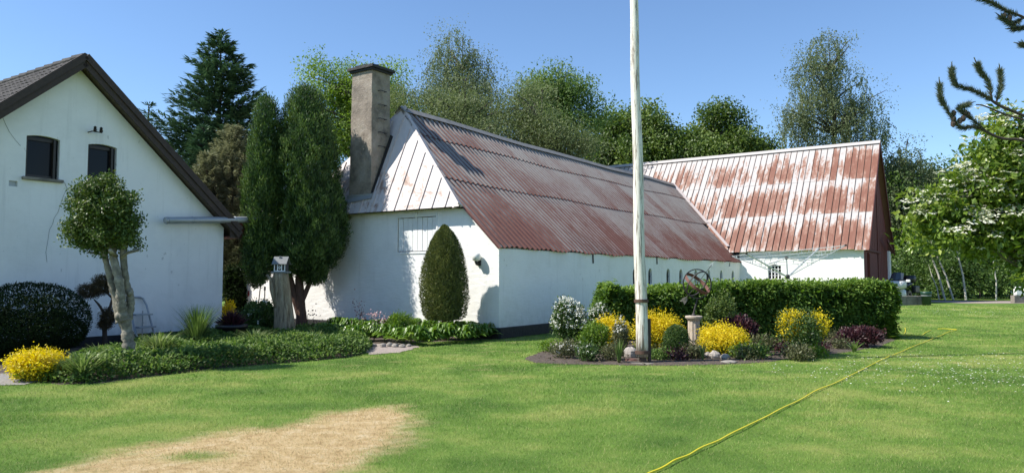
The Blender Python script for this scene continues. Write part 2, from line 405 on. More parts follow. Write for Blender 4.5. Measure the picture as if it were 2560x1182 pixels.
    def prism(s, poly, d):                   # polygon (3-D points) pushed along d
        P = [np.asarray(p, float) for p in poly]; n = len(P); d = np.asarray(d, float)
        return s.add(P+[p+d for p in P], [tuple(range(n)), tuple(range(2*n-1, n-1, -1))]+[(i, i+n, (i+1) % n+n, (i+1) % n) for i in range(n)])
    def build(s, name, mat, parent=None, smooth=False, bevel=0, **kw):
        me = bpy.data.meshes.new(name); me.from_pydata(s.v, [], s.f); me.materials.append(MATS[mat])
        if smooth:
            for p in me.polygons: p.use_smooth = True
        o = link(name, me, parent)
        if bevel:
            md = o.modifiers.new('bevel', 'BEVEL'); md.width = bevel; md.segments = 2; md.limit_method = 'ANGLE'
        return tag(o, **kw)
def wall_with_holes(outer, holes, O, A, nout, depth):
    """outer/holes are 2-D loops (along A, up); returns an MB: front face with openings, their reveals and the wall's own edges."""
    mb = MB(); O = np.asarray(O, float); nout = np.asarray(nout, float)
    P = lambda p, d=0: O+A*p[0]+K*p[1]-nout*d
    loops = [[Vector((p[0], p[1], 0)) for p in l] for l in [outer]+holes]
    tri = geometry.tessellate_polygon(loops); flat = [p for l in [outer]+holes for p in l]
    mb.add([P(p) for p in flat], [tuple(t) for t in tri])
    for l in [outer]+holes:
        n = len(l); mb.add([P(p) for p in l]+[P(p, depth) for p in l], [(i, (i+1) % n, (i+1) % n+n, i+n) for i in range(n)])
    return mb
def arch(x0, x1, z0, z1, rise, n=8):
    pts = [(x0, z0), (x1, z0)]; w = (x1-x0)/2; cx = (x0+x1)/2
    for i in range(n+1):
        a = i/n; x = x1-(x1-x0)*a; pts.append((x, z1-rise+rise*(1-((x-cx)/w)**2)))
    return pts
def round_arch(x0, x1, z0, z1, n=8):
    r = (x1-x0)/2; cx = (x0+x1)/2
    return [(x0, z0), (x1, z0)]+[(cx+r*math.cos(math.pi*i/n), z1-r*1.3+r*1.3*math.sin(math.pi*i/n)) for i in range(n+1)]

# ---------------------------------------------------------------- foliage helpers
def rdir(n): return nrm(rs.normal(size=(n, 3)))
class Leaves:
    def __init__(s): s.V = []; s.R = []
    def add(s, P, D, Nn, L, Wd, rnd, fold=.12):
        """one diamond leaf at each point P, along D, facing Nn"""
        n = len(P)
        if n == 0: return s
        D = nrm(D); X = nrm(np.cross(D, Nn)); Nn = np.cross(X, D)
        L = np.broadcast_to(np.asarray(L, float), (n,))[:, None]; Wd = np.broadcast_to(np.asarray(Wd, float), (n,))[:, None]
        mid = P+D*L*.45
        v = np.stack([P, mid+X*Wd/2+Nn*Wd*fold, P+D*L, mid-X*Wd/2+Nn*Wd*fold], 1)
        s.V.append(v.reshape(-1, 3)); s.R.append(np.repeat(np.broadcast_to(rnd, (n,)), 4)); return s
    def count(s): return sum(len(v) for v in s.V)//4
    def build(s, name, mat, parent=None, **kw):
        v = np.concatenate(s.V); q = np.arange(len(v)).reshape(-1, 4)
        me = np_mesh(name, v, quads=q, mat=mat, attrs={'rnd': np.clip(np.concatenate(s.R), 0, 1)})
        return tag(link(name, me, parent), **kw)
def in_lobes(lobes, n, inner=.5):
    """points spread through ellipsoid lobes (cx,cy,cz,rx,ry,rz), towards the outside"""
    L = np.array(lobes); w = (L[:, 3]*L[:, 4]*L[:, 5])**.7; i = rs.choice(len(L), n, p=w/w.sum())
    d = rdir(n); r = inner+(1-inner)*rs.rand(n)**.6
    P = L[i, :3]+d*L[i, 3:]*r[:, None]; return P, nrm(d/L[i, 3:]), i
def clumps(lv, lobes, nclump, nleaf, cr, L, Wd, droop=.3, inner=.45, flat=.65, tint=.55, zmin=None, bough=6):
    nb_ = max(10, nclump//bough); B_, Ob, _ = in_lobes(lobes, nb_, inner); k_ = rs.randint(0, nb_, nclump)
    C = B_[k_]+np.clip(rs.normal(size=(nclump, 3)), -1.4, 1.4)*cr*np.array([.6, .6, .45]); O = nrm(Ob[k_]+rdir(nclump)*.35)
    if zmin is not None: k = C[:, 2] > zmin; C, O = C[k], O[k]
    ct = np.clip(rs.rand(nb_)[k_ if zmin is None else k_[:len(C)]]*.7+rs.rand(len(C))*.3, 0, 1); m = len(C)*nleaf
    P = np.repeat(C, nleaf, 0)+np.clip(rs.normal(size=(m, 3)), -1.4, 1.4)*cr*np.array([.5, .5, .5*flat])
    out = nrm(np.repeat(O, nleaf, 0)*.7+rdir(m)*.8+np.array([0, 0, .5]))
    D = nrm(rdir(m)+np.repeat(O, nleaf, 0)*.5+np.array([0, 0, -droop]))
    clumps.O = O
    lv.add(P, D, out, L*rs.uniform(.7, 1.3, m), Wd*rs.uniform(.7, 1.3, m), np.clip(np.repeat(ct, nleaf)*tint+rs.rand(m)*(1-tint), 0, 1))
    return C
def limbs(mb, trunk_pts, ends, r0, r1=.012, n=5):
    T = np.array(trunk_pts)
    for e in ends:
        k = min(len(T)-1, max(0, int(np.argmin(np.abs(T[:, 2]-(e[2]-.45*np.hypot(*(e-T[-1])[:2])-.3))))))
        p = T[k]; mid1 = p+(e-p)*.35+np.array([0, 0, .06*np.linalg.norm(e-p)]); mid2 = p+(e-p)*.7+np.array([0, 0, .07*np.linalg.norm(e-p)])+rs.normal(size=3)*.06
        mb.tube([p, mid1, mid2, e], [r0, r0*.65, r0*.35, r1], n, False)
def lobe_px(x, y, rx, ry, Y, rd=None):
    c = pp(x, y, Y); k = Y/F; return (c[0], c[1], c[2], rx*k, (rd if rd else rx*k*.9), ry*k)
def tree(name, label, lobes, base, leaf, bark, nclump, nleaf, cr, L, Wd, droop=.3, r=.2, nlimb=22, strings=0, cat='tree', group=None, inner=.45, flat=.65, tint=.55, bough=6):
    root = empty(name, onfloor(base), label, cat, group)
    zt = max(l[2]+l[5]*.5 for l in lobes); top = np.mean(np.array(lobes)[:, :2], 0)
    b = onfloor(base); b = b-np.array([0, 0, .1])
    tp = [b+(np.array([top[0], top[1], zt])-b)*f+np.array([rs.normal()*.12, rs.normal()*.12, 0])*(f > .05) for f in np.linspace(0, 1, 9)]
    mb = MB(); mb.tube(tp, [r*(1.25 if i == 0 else (1-i/8.6)) for i in range(9)], 9)
    lv = Leaves(); C = clumps(lv, lobes, nclump, nleaf, cr, L, Wd, droop, inner, flat, tint, None, bough)
    limbs(mb, tp, C[rs.choice(len(C), min(nlimb, len(C)), False)], r*.42)
    if strings:                                            # hanging twigs of a weeping birch
        S0, _, _ = in_lobes(lobes, strings, .55); nl = 26
        ln = rs.uniform(.5, 1.9, strings); sw = rs.normal(size=(strings, 3))*.12
        t = np.tile(np.linspace(0, 1, nl), strings); ii = np.repeat(np.arange(strings), nl)
        P = S0[ii]+sw[ii]*t[:, None]*2-np.array([0, 0, 1])*(ln[ii]*t)[:, None]+rs.normal(size=(len(ii), 3))*.05
        D = nrm(rdir(len(ii))*.8+np.array([0, 0, -.9])); ct = rs.rand(strings)
        lv.add(P, D, rdir(len(ii)), L*rs.uniform(.7, 1.3, len(ii)), Wd*rs.uniform(.7, 1.3, len(ii)), ct[ii]*.5+rs.rand(len(ii))*.5)
        for i in rs.choice(strings, min(strings, 160), False):
            mb.tube([S0[i], S0[i]+sw[i]*2-np.array([0, 0, ln[i]])], [.008, .004], 3, False)
    mb.build('trunk', bark, root); lv.build('crown', leaf, root)
    return root
def shell(lv, lobes, n, L, Wd, jit=.06, thick=.12, up=.5, fill=.35, tint=.3, zmin=.02, lump=.0, flip=0):
    """clipped or dense shrub: leaves over the outside of the lobes, a sparser filling of larger ones behind"""
    for k, (cnt, sc, rr) in enumerate(((n, 1, (1-thick, 1.0)), (int(n*fill), 1.7, (.45, 1-thick*.8)))):
        Lb = np.array(lobes); w = (Lb[:, 3]*Lb[:, 4]+Lb[:, 3]*Lb[:, 5]+Lb[:, 4]*Lb[:, 5]); i = rs.choice(len(Lb), cnt, p=w/w.sum())
        d = rdir(cnt); r = rs.uniform(*rr, cnt)
        ph = np.sin(d[:, 0]*7+i)*np.sin(d[:, 1]*8+2*i)*np.sin(d[:, 2]*7+i*3)*.7+.5*np.sin(d[:, 0]*15+3*i)*np.sin(d[:, 2]*17+d[:, 1]*9+i)
        P = Lb[i, :3]+d*Lb[i, 3:]*(r*(1+lump*ph))[:, None]+rs.normal(size=(cnt, 3))*jit*.5
        keep = P[:, 2] > zmin
        for j, l in enumerate(Lb):                          # drop what lies deep inside another lobe
            q = np.linalg.norm((P-l[:3])/l[3:], axis=1); keep &= ~((q < .45) & (i != j))
        P, d, i2 = P[keep], d[keep], i[keep]; m = len(P)
        O = nrm(d/Lb[i2, 3:])
        Dn = nrm(O*.6+rdir(m)*.8+np.array([0, 0, up])); Nn = nrm(O+rdir(m)*.7+np.array([0, 0, .2]))
        lv.add(P, Dn, Nn, L*sc*rs.uniform(.65, 1.35, m), Wd*sc*rs.uniform(.7, 1.3, m), np.clip(.5+ph[keep]*tint*1.2+(rs.rand(m)-.5)*(1-tint), 0, 1))
    return lv
def shrub_px(name, label, box, Y, mat, n, L, Wd, lobn=5, cat='shrub', group=None, depth=None, flower=None, fl=(0, .05), jit=.06, up=.5, stems=True, lump=.1, thick=.3):
    """a shrub filling the photo box x0,y0,x1,y1 at depth Y, standing on the ground"""
    x0, y0, x1, y1 = box; k = Y/F; c = pp((x0+x1)/2, y0, Y); top = c[2]; rx = (x1-x0)/2*k; ry = depth or rx*.85
    b = onfloor(c); h = top-b[2]; root = empty(name, b, label, cat, group)
    if lobn == 1: lobes = [(c[0], c[1], b[2]+h*.5, rx, ry, h*.52)]
    else:
        lobes = [(c[0], c[1], b[2]+h*.48, rx*.72, ry*.72, h*.5)]
        for i in range(lobn-1):
            a = 2*math.pi*i/(lobn-1)+rs.rand(); q = rs.uniform(.42, .56)
            lobes.append((c[0]+math.cos(a)*rx*.52, c[1]+math.sin(a)*ry*.52, b[2]+h*rs.uniform(.38, .62), rx*q, ry*q, h*rs.uniform(.3, .4)))
    lv = Leaves(); shell(lv, lobes, n, L, Wd, jit, thick, up, .4, .35, b[2]+.02, lump)
    if stems:
        mb = MB(); E, _, _ = in_lobes(lobes, 9, .4)
        for e in E: mb.tube([b+np.array([rs.normal()*.05, rs.normal()*.05, 0]), b*.4+e*.6+rs.normal(size=3)*.03, e], [.014, .01, .004], 5, False)
        mb.build('stem', 'bark', root)
    lv.build('foliage', mat, root)
    if flower:
        fv = Leaves(); nf, fs, fmat, low = flower
        P, O, _ = in_lobes(lobes, nf, .92); P = P[P[:, 2] > b[2]+h*low]
        for q in range(5):
            fv.add(P+rs.normal(size=P.shape)*fs*.35, nrm(rdir(len(P))+np.array([0, -.3, .3])), nrm(rdir(len(P))*.6+np.array([-.2, -.6, .6])), fs, fs*.8, rs.rand(len(P)))
        fv.build('blossom', fmat, root)
    return root, lobes

# ================================================================ GROUND
dry_px = [(-60, 1240), (140, 1182), (300, 1133), (500, 1092), (700, 1062), (850, 1032), (930, 1020), (1000, 1017), (1045, 1032), (1020, 1062), (985, 1105), (925, 1150), (860, 1190), (760, 1240)]
DRY = np.array([gp(*p)[:2] for p in dry_px])
def poly_sdf(P, poly):
    """signed distance (positive inside) of points to a polygon"""
    x, y = P[:, 0], P[:, 1]; ins = np.zeros(len(P), bool); dm = np.full(len(P), 1e9); n = len(poly)
    for i in range(n):
        a, b = poly[i], poly[(i+1) % n]
        c = ((a[1] > y) != (b[1] > y)); xs = (b[0]-a[0])*(y-a[1])/(b[1]-a[1]+1e-12)+a[0]; ins ^= c & (x < xs)
        e = b-a; t = np.clip(((P-a) @ e)/(e @ e), 0, 1); dm = np.minimum(dm, np.linalg.norm(P-a-t[:, None]*e, axis=1))
    return np.where(ins, dm, -dm)
def wob2(x, y): return .5*np.sin(x*3.1+1.3*np.sin(y*2.3))+.3*np.sin(y*5.7+x*2.1)+.2*np.sin(x*9.1-y*7.3)
def dryness(x, y):
    P = np.stack([x, y], 1)
    d = sst(-.30, .30, poly_sdf(P, DRY)+.16*wob2(x, y)+.13*wob2(x*2.9+1, y*3.7)+.09*wob2(x*7.3, y*9.1+2))
    tuft = gp(490, 1140); d *= 1-.95*np.exp(-((x-tuft[0])/.26)**2-((y-tuft[1])/.16)**2)
    # thin straw-coloured patches elsewhere on the mown lawn
    w = wob2(x*.9+3, y*1.4+1)+.6*wob2(x*2.7, y*3.3)
    e = .30*sst(.55, 1.1, w)*sst(9, 14, y)
    return np.clip(np.maximum(d, e), 0, 1)
xs = np.unique(np.concatenate([np.linspace(-400, -40, 19), np.linspace(-40, -14, 27), np.linspace(-14, 14, 280), np.linspace(14, 40, 40), np.linspace(40, 400, 19)]))
ys = np.unique(np.concatenate([np.linspace(-60, 3, 12), np.linspace(3, 22, 240), np.linspace(22, 60, 50), np.linspace(60, 600, 30)]))
gx, gy = np.meshgrid(xs, ys); gxf, gyf = gx.ravel(), gy.ravel()
gv = np.stack([gxf, gyf, gz(gxf, gyf)], 1); nx, ny = len(xs), len(ys)
ii = np.arange(nx*ny).reshape(ny, nx)
gq = np.stack([ii[:-1, :-1], ii[:-1, 1:], ii[1:, 1:], ii[1:, :-1]], -1).reshape(-1, 4)
near = (np.abs(gxf) < 20) & (gyf < 40)
dr = np.zeros(len(gxf)); dr[near] = dryness(gxf[near], gyf[near])
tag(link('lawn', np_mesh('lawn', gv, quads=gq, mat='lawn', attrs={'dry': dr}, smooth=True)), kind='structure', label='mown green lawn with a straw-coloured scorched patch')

def sheet(name, poly2, mat, lift, label, dens=.35, dome=0, rag=.06):
    """a ground sheet laid over the lawn"""
    P = np.array(poly2)[:, :2]; pts = []
    for i in range(len(P)):
        a, b = P[i], P[(i+1) % len(P)]; n = max(1, int(np.linalg.norm(b-a)/dens))
        for k in range(n): q = a+(b-a)*k/n; pts.append(q+rs.normal(size=2)*rag*.5)
    pts = np.array(pts); c = pts.mean(0); V_ = []; m = len(pts)
    rings = [1, .93, .7, .35]
    for r in rings:
        q = c+(pts-c)*r; V_ += [(x, y, float(gz(x, y))+lift+dome*(1-r)**.5) for x, y in q]
    V_.append((c[0], c[1], float(gz(*c))+lift+dome)); Fc = []
    for j in range(3): Fc += [(j*m+i, j*m+(i+1) % m, (j+1)*m+(i+1) % m, (j+1)*m+i) for i in range(m)]
    Fc += [(3*m+i, 3*m+(i+1) % m, 4*m) for i in range(m)]
    mb = MB().add(V_, Fc); return mb.build(name, mat, None, True, kind='structure', label=label), pts
bed_px = [(1305, 897), (1340, 907), (1430, 911), (1540, 912), (1640, 914), (1800, 912), (1930, 903), (2040, 890), (2140, 877), (2205, 865), (2245, 848)]
BED = [gp(*p)[:2] for p in bed_px]+[np.array([10.2, 21.2]), np.array([2.0, 20.6]), np.array([1.0, 17.2])]
sheet('flower_bed_soil', BED, 'soil', .006, 'bare brown soil of the island flower bed', dome=.05)
lb_px = [(95, 955), (150, 962), (250, 958), (400, 938), (600, 917), (780, 902), (880, 892), (922, 880)]
LBED = [gp(*p)[:2] for p in lb_px]+[gp(935, 862)[:2], np.array([-2.6, 18.2]), np.array([-.6, 19.3])]+[bp(-.02, 0, 0)[:2], bp(-.02, 9.0, 0)[:2], hp(.2, -.05, 0)[:2], hp(-7.5, -.05, 0)[:2], np.array([-10.2, 12.5])]
sheet('border_bed_soil', LBED, 'soil', .005, 'dark soil of the planted border along the house and barn', dome=.0)
sheet('gravel_strip', [gp(*p)[:2] for p in ((905, 872), (925, 886), (1000, 882), (1050, 868), (1020, 856), (930, 860))], 'gravel', .010, 'small gravel patch beside the hostas', dens=.2)
sheet('paved_path', [gp(*p)[:2] for p in ((-260, 965), (60, 963), (110, 950), (60, 935), (-260, 930))], 'grey_gravel', .0095, 'grey gravel path at the end of the border', dens=.3)
sheet('yard_gravel', [hp(.3, 1, 0)[:2], bp(-.1, 9.6, 0)[:2], bp(-.1, 22, 0)[:2], hp(.3, 14, 0)[:2]], 'gravel', .008, 'gravel of the yard between house and barn', dens=1)
dv = [np.array(p) for p in ((21.2, 34.6), (40, 33.9), (70, 32), (70, 38.5), (40, 38.2), (24, 38.0), (20.5, 40))]
sheet('gravel_drive', dv, 'gravel', .012, 'sunlit gravel drive beyond the low concrete walls', dens=2)

# grass blades on the part of the lawn that the photograph shows
def grass():
    n = 760000
    y = 4.2+(32-4.2)*rs.rand(n)**1.55; x = (rs.rand(n)*2-1)*(y*.76+1.0)
    P = np.stack([x, y], 1); ok = np.ones(n, bool)
    for poly, m in ((np.array(BED), .03), (np.array(LBED), .05)): ok &= poly_sdf(P, poly) < m*rs.rand(n)
    for p in ([gp(*p)[:2] for p in ((905, 872), (925, 886), (1000, 882), (1050, 868), (1020, 856), (930, 860))], [gp(*p)[:2] for p in ((-260, 965), (60, 963), (110, 950), (60, 935), (-260, 930))]):
        ok &= poly_sdf(P, np.array(p)) < .02
    a = (P-C0[:2]) @ U[:2]; b = (P-C0[:2]) @ V[:2]; ok &= ~((a > -.05) & (b > -.05))
    a = (P-HC[:2]) @ U[:2]; b = (P-HC[:2]) @ V[:2]; ok &= ~((a < .1) & (b > -.1))
    x, y = x[ok], y[ok]; n = len(x); d = np.clip(dryness(x+rs.normal(size=n)*.10, y+rs.normal(size=n)*.10), 0, 1)
    z = gz(x, y); k = np.clip(y/7, .8, 4.2)
    d = np.where((d > .03) & (rs.rand(n) < .85), (rs.rand(n) < d*1.08-.03)*rs.uniform(.8, 1, n), d); h = rs.uniform(.014, .034, n)*np.where(rs.rand(n) > .97, 1.5, 1)*(1-.35*d)*(.85+.25*wob2(x*.7, y*1.1))*np.clip(k, 1, 1.35); w = .0042*k*rs.uniform(.7, 1.4, n)
    tuft = gp(490, 1140); h *= 1+1.3*np.exp(-((x-tuft[0])/.22)**2-((y-tuft[1])/.12)**2)
    an = rs.rand(n)*2*math.pi; lean = rs.uniform(.2, 1.2, n)*h; la = an+rs.normal(size=n)
    dx, dy = np.cos(an)*w/2, np.sin(an)*w/2
    v = np.empty((n, 3, 3)); v[:, 0] = np.stack([x-dx, y-dy, z-.004], 1); v[:, 1] = np.stack([x+dx, y+dy, z-.004], 1)
    v[:, 2] = np.stack([x+np.cos(la)*lean, y+np.sin(la)*lean, z+h], 1)
    keep = d < .98
    me = np_mesh('grass', v.reshape(-1, 3), tris=np.arange(3*n).reshape(-1, 3), mat='grass_blades', attrs={'rnd': np.repeat(rs.rand(n), 3), 'dry': np.repeat(np.clip(d+rs.normal(size=n)*.12*(d > .05), 0, 1), 3)})
    tag(link('grass', me), 'short mown grass of the lawn, straw-yellow on the scorched patch', 'grass', kind='stuff')
    # daisies / clover heads on the right-hand lawn
    lv = Leaves(); m = 900
    c = np.array([gp(2380, 930)[:2], gp(2450, 905)[:2], gp(2330, 950)[:2], gp(2420, 790)[:2]]); i = rs.choice(4, m)
    q = c[i]+rs.normal(size=(m, 2))*np.array([1.5, .9]); P = np.stack([q[:, 0], q[:, 1], gz(q[:, 0], q[:, 1])+.05], 1)
    P = P[(poly_sdf(q, np.array(BED)) < -.1)]; m = len(P)
    lv.add(P, np.stack([rs.normal(size=m), rs.normal(size=m), np.zeros(m)], 1), np.tile(K, (m, 1))+rdir(m)*.3, .03, .03, rs.rand(m))
    lv.build('clover_flowers', 'blossom', None, label='tiny white clover flowers scattered in the lawn by the hose', cat='flowers', kind='stuff')
grass()

# ================================================================ LONG BARN
L1, HE, WB, HR, AH, BH = 21.21, 2.465, 4.67, 6.896, 1.25, 1.12
E2, S2, R2, W2 = 3.17, 5.69, 8.5, 8.7
KM = (HR-HE)/WB; K2 = (R2-E2)/(W2/2); HE2 = HE+KM*BH
def onend(x, y): P = onplane(x, y, C0, U); return ((P-C0) @ V, P[2])
def onside(x, y): P = onplane(x, y, C0, V); return ((P-C0) @ U, P[2])
def onfront2(x, y): P = onplane(x, y, C0+U*L1, U); return (-(P-C0) @ V, P[2])
barn = empty('barn', bp(0, 0, 0), 'long whitewashed barn with rusty corrugated roof and a tall chimney', 'barn')
# side wall (facing the lawn) with a row of small arched openings
wins_px = [(1582, 1592), (1620.5, 1630), (1666, 1675), (1698, 1706.5), (1736, 1742.5), (1769, 1775), (1800, 1806), (1829, 1835)]
holes = []; wrect = []
for a, b in wins_px:
    u0, z1 = onside(a, 678.5); u1, _ = onside(b, 678.5); _, z0 = onside((a+b)/2, 710)
    u1 = max(u1, u0+.33); holes.append(round_arch(u0, u1, max(z0, 1.35), 1.98)); wrect.append((u0, u1, max(z0, 1.35), 1.98))
u0, z1 = onside(1822, 656); u1, z0 = onside(1826, 666); holes.append([(u0, z0), (u0+.22, z0), (u0+.22, z1), (u0, z1)])
mb = wall_with_holes([(.006, .30), (L1, .30), (L1, HE-.03), (.006, HE-.03)], holes, C0, U, -V, .22)
side_wall = mb.build('side_wall', 'barn_white', barn)
for (a, b, c, d) in wrect:
    mb = MB().prism([bp(x, .09, z) for x, z in round_arch(a+.002, b-.002, c+.002, d-.004)], V*.03); w = mb.build('window', 'glass', barn)
    MB().beam(bp((a+b)/2, .08, c), bp((a+b)/2, .08, d-.03), .03, .03).beam(bp(a, .08, (c+d)/2), bp(b, .08, (c+d)/2), .03, .03).build('frame', 'iron', w)
MB().obox(bp(L1/2+.005, .115, .148), U*(L1/2), V*.15, K*.15).build('plinth', 'tar', barn, bevel=.02)
for x, y0, y1 in ((1481, 634, 658), (1641, 640, 660)):
    u0, z1 = onside(x, y0); _, z0 = onside(x, y1)
    MB().beam(bp(u0, -.02, z1), bp(u0+.02, -.02, z0), .025, .05).build('wall_tie', 'iron', barn)
for x, y in ((1533, 637), (1697, 645), (1796, 651)):
    u0, z0 = onside(x, y); MB().obox(bp(u0, -.012, z0), U*.05, V*.015, K*.025).build('wall_bracket', 'iron', barn)
# end wall (facing the house) with the boarded loft hatch
WEND = 2*WB
h0 = onend(995, 545); h1 = onend(1091, 540); hb = onend(995, 630)
ha, hbv = h1[0], h0[0]; hz1, hz0 = h0[1], hb[1]
outer = [(0, .30), (WEND, .30), (WEND, HE), (WEND-BH, HE2+.05), (BH, HE2+.05), (0, HE)]
outer = [(.006, .30), (WEND, .12), (WEND, HE), (WEND-BH, HE2-.05), (WEND/2, HE2+.25), (BH, HE2-.02), (.006, HE-.06)]
mb = wall_with_holes(outer, [[(ha, hz0), (hbv, hz0), (hbv, hz1), (ha, hz1)]], C0, V, -U, .25)
mb.build('end_wall', 'barn_white', barn)
MB().obox(bp(.11, WEND/2, .06), U*.14, V*(WEND/2+.01), K*.24).build('plinth', 'tar', barn, bevel=.02)
hatch = MB().beam(bp(.01, ha-.05, hz1+.03), bp(.01, hbv+.05, hz1+.03), .06, .07).beam(bp(.01, ha-.05, hz0-.03), bp(.01, hbv+.05, hz0-.03), .06, .06).beam(bp(.01, hbv+.03, hz0), bp(.01, hbv+.03, hz1), .05, .06, V).beam(bp(.01, ha-.03, hz0), bp(.01, ha-.03, hz1), .05, .06, V).build('loft_hatch', 'white_paint', barn, label='white boarded loft hatch')
nb = 8
for i in range(nb):
    w = (hbv-ha)/nb; c = ha+w*(i+.5)
    MB().obox(bp(.055+random.uniform(-.008, .008), c, (hz0+hz1)/2), U*.014, V*(w/2-.007), K*((hz1-hz0)/2-.02+random.uniform(-.006, .006))).build('board', 'white_paint', hatch)
MB().obox(bp(.11, (ha+hbv)/2, (hz0+hz1)/2), U*.01, V*((hbv-ha)/2+.05), K*((hz1-hz0)/2+.04)).build('shade_gap', 'iron', hatch)  # dark backing sheet added so its colour stands in for shade between boards
MB().beam(bp(.0, (ha+hbv)/2+.02, hz1-.02), bp(-.05, (ha+hbv)/2-.02, hz1+.12), .04, .05).build('latch', 'white_paint', hatch)
# back walls
MB().obox(bp(L1/2, WEND-.12, HE/2), U*(L1/2-.3), V*.1, K*(HE/2)).build('back_wall', 'barn_white', barn)
MB().obox(bp(.16, WEND+1.0, .98), U*.12, V*.98, K*.98).build('yard_wall', 'barn_white', barn)
# corrugated roof: sheets clipped by the hip and by the valley with the cross barn
def u_hip(v):  return np.where(v < BH, -.16, -.20+(AH+.16)*(v-BH)/(WB-BH))
def u_val(v):
    z = HE+KM*v; return np.where(z < E2, L1+.02, L1+(z-E2)/K2-.02)
roof = MB().prism([bp(.02, .0, HE), bp(L1, .0, HE), bp(L1+(HR-E2)/K2, WB, HR-.1), bp(AH+.05, WB, HR-.1), bp(.05, BH, HE2-.04)], -K*.07).prism([bp(.1, WEND, HE), bp(L1, WEND, HE), bp(L1+(HR-E2)/K2, WB, HR-.1), bp(AH+.05, WB, HR-.1), bp(.05, WEND-BH, HE2-.04)], -K*.07).build('roof', 'dark_wood', barn)
def onmain(x, y):
    P = onplane(x, y, C0+K*HE, K-KM*V); return (P-C0) @ V
v1, v2 = onmain(1118, 447), onmain(1072, 344)
rows = [(-.09, v1+.08), (v1-.04, v2+.08), (v2-.04, WB+.02)]
ck = math.sqrt(1+KM*KM); nrmM = nrm(K-KM*V); pitchc = .25
def sag(u, v): return -.09*np.sin(np.clip(u/L1, 0, 1)*math.pi)*(v/WB)+.02*np.sin(u*.8+v)
cols = np.arange(-.4, 24.4, 1.0)
for r, (va, vb) in enumerate(rows):
    for c in cols:
        us = np.linspace(c, c+1.0, 41); vs = np.linspace(va, vb, 9); pj = rs.uniform(-1, 1); vj = rs.uniform(-.035, .035) if r == 0 else rs.uniform(-.01, .01)
        UU, VV = np.meshgrid(us, vs); VV = VV.copy(); VV[0] += vj+(.02*np.sin(us*2.7+c) if r == 0 else 0)
        lo, hi = u_hip(VV), u_val(VV); Uc = np.clip(UU, lo, hi)
        prof = .032*np.clip(1.7*np.cos(UU/pitchc*2*math.pi), -1, 1)
        zz = HE+KM*VV+sag(Uc, VV)+.015
        P = C0+Uc[..., None]*U+VV[..., None]*V+zz[..., None]*K+(prof+.030*r+rs.uniform(0, .006))[..., None]*nrmM
        idx = np.arange(UU.size).reshape(UU.shape)
        q = np.stack([idx[:-1, :-1], idx[:-1, 1:], idx[1:, 1:], idx[1:, :-1]], -1).reshape(-1, 4)
        dead = (np.abs(Uc-UU) > 1e-6).ravel(); q = q[~dead[q].all(1)]
        if len(q) < 24 or (c > 15 and (~dead).sum() < 70): continue
        at = {'su': UU.ravel(), 'ss': (VV*ck).ravel(), 'row': np.clip((VV-va)/(vb-va), 0, 1).ravel(), 'rib': (prof/.032).ravel(), 'pan': np.full(VV.size, pj)}
        me = np_mesh('roof_sheet', P.reshape(-1, 3), quads=q, mat='roof_corrugated', attrs=at); link('roof_sheet', me, roof)
# back slope, one plain sheet row
bw = []
P = [bp(AH, WB, HR+.05), bp(L1+3, WB, HR+.05), bp(L1+3, WEND+.2, HE-.1), bp(-.1, WEND+.2, HE-.1), bp(-.1, WEND-BH, HE2+.05)]
me = MB().prism(P[::-1], K*.02).build('back_sheet', 'roof_corrugated', roof)
# ridge cap, in lengths
ue = L1+(HR-E2)/K2
ul = np.arange(AH-.1, ue+.2, 2.4)
for i in range(len(ul)):
    a, b = ul[i], min(ul[i]+2.46, ue+.1)
    if b-a < .3: continue
    A = lambda u, dv, dz: bp(u, WB+dv, HR+.155+float(sag(np.array(u), WB))+dz+.004*(i % 2))
    MB().add([A(a, -.22, -.17), A(a, 0, .03), A(a, .22, -.17), A(b, -.22, -.17), A(b, 0, .03), A(b, .22, -.17), A(a, 0, .0), A(b, 0, .0)], [(0, 3, 4, 1), (1, 4, 5, 2), (0, 6, 7, 3), (6, 2, 5, 7)]).build('ridge_cap', 'old_zinc', roof)
# hip end: flat seamed panels from the hip eave to the ridge end
ke = (HR-HE2)/(AH+.30)                                    # slope of the hip plane along u
def hippt(v, t, off=0):                                   # t: 0 at the eave, 1 at the top edge above v
    zt = HE+KM*min(v, WEND-v); z = HE2-.02+(zt-HE2+.02)*t
    return bp(-.30+(z-HE2)/ke-off*.9, v, z+.04+off*.35)
npan = 15; vs = np.linspace(BH, WEND-BH, npan+1)
sk = .55                                                  # the seams lean a little with the sheets
ups = nrm(K*1.0-U*1.0)
for i in range(npan):
    a, b = vs[i], vs[i+1]; pan = MB(); st = []
    tm = [0, .34, .67, 1.0]; vv = [a, b]
    Vx = []; at = {'su': [], 'ss': [], 'row': []}
    for t in tm:
        for v in (a, (a+b)/2, b):
            Vx.append(hippt(v, t, .012)); at['su'].append(v+40); at['ss'].append(t*3); at['row'].append(t)
    q = [(j*3+k, j*3+k+1, (j+1)*3+k+1, (j+1)*3+k) for j in range(3) for k in range(2)]
    q = [f[::-1] for f in q]
    link('roof_panel', np_mesh('roof_panel', Vx, quads=q, mat='roof_hip', attrs={k: np.array(x) for k, x in at.items()}), roof)
    if i: MB().beam(hippt(a, 0, .03), hippt(a, .97, .03), .025, .035, U).build('seam', 'roof_hip', roof)
MB().prism([hippt(BH, 0, -.05), hippt(WEND-BH, 0, -.05), bp(AH, WB, HR)], K*.02).build('hip_board', 'dark_wood', roof)
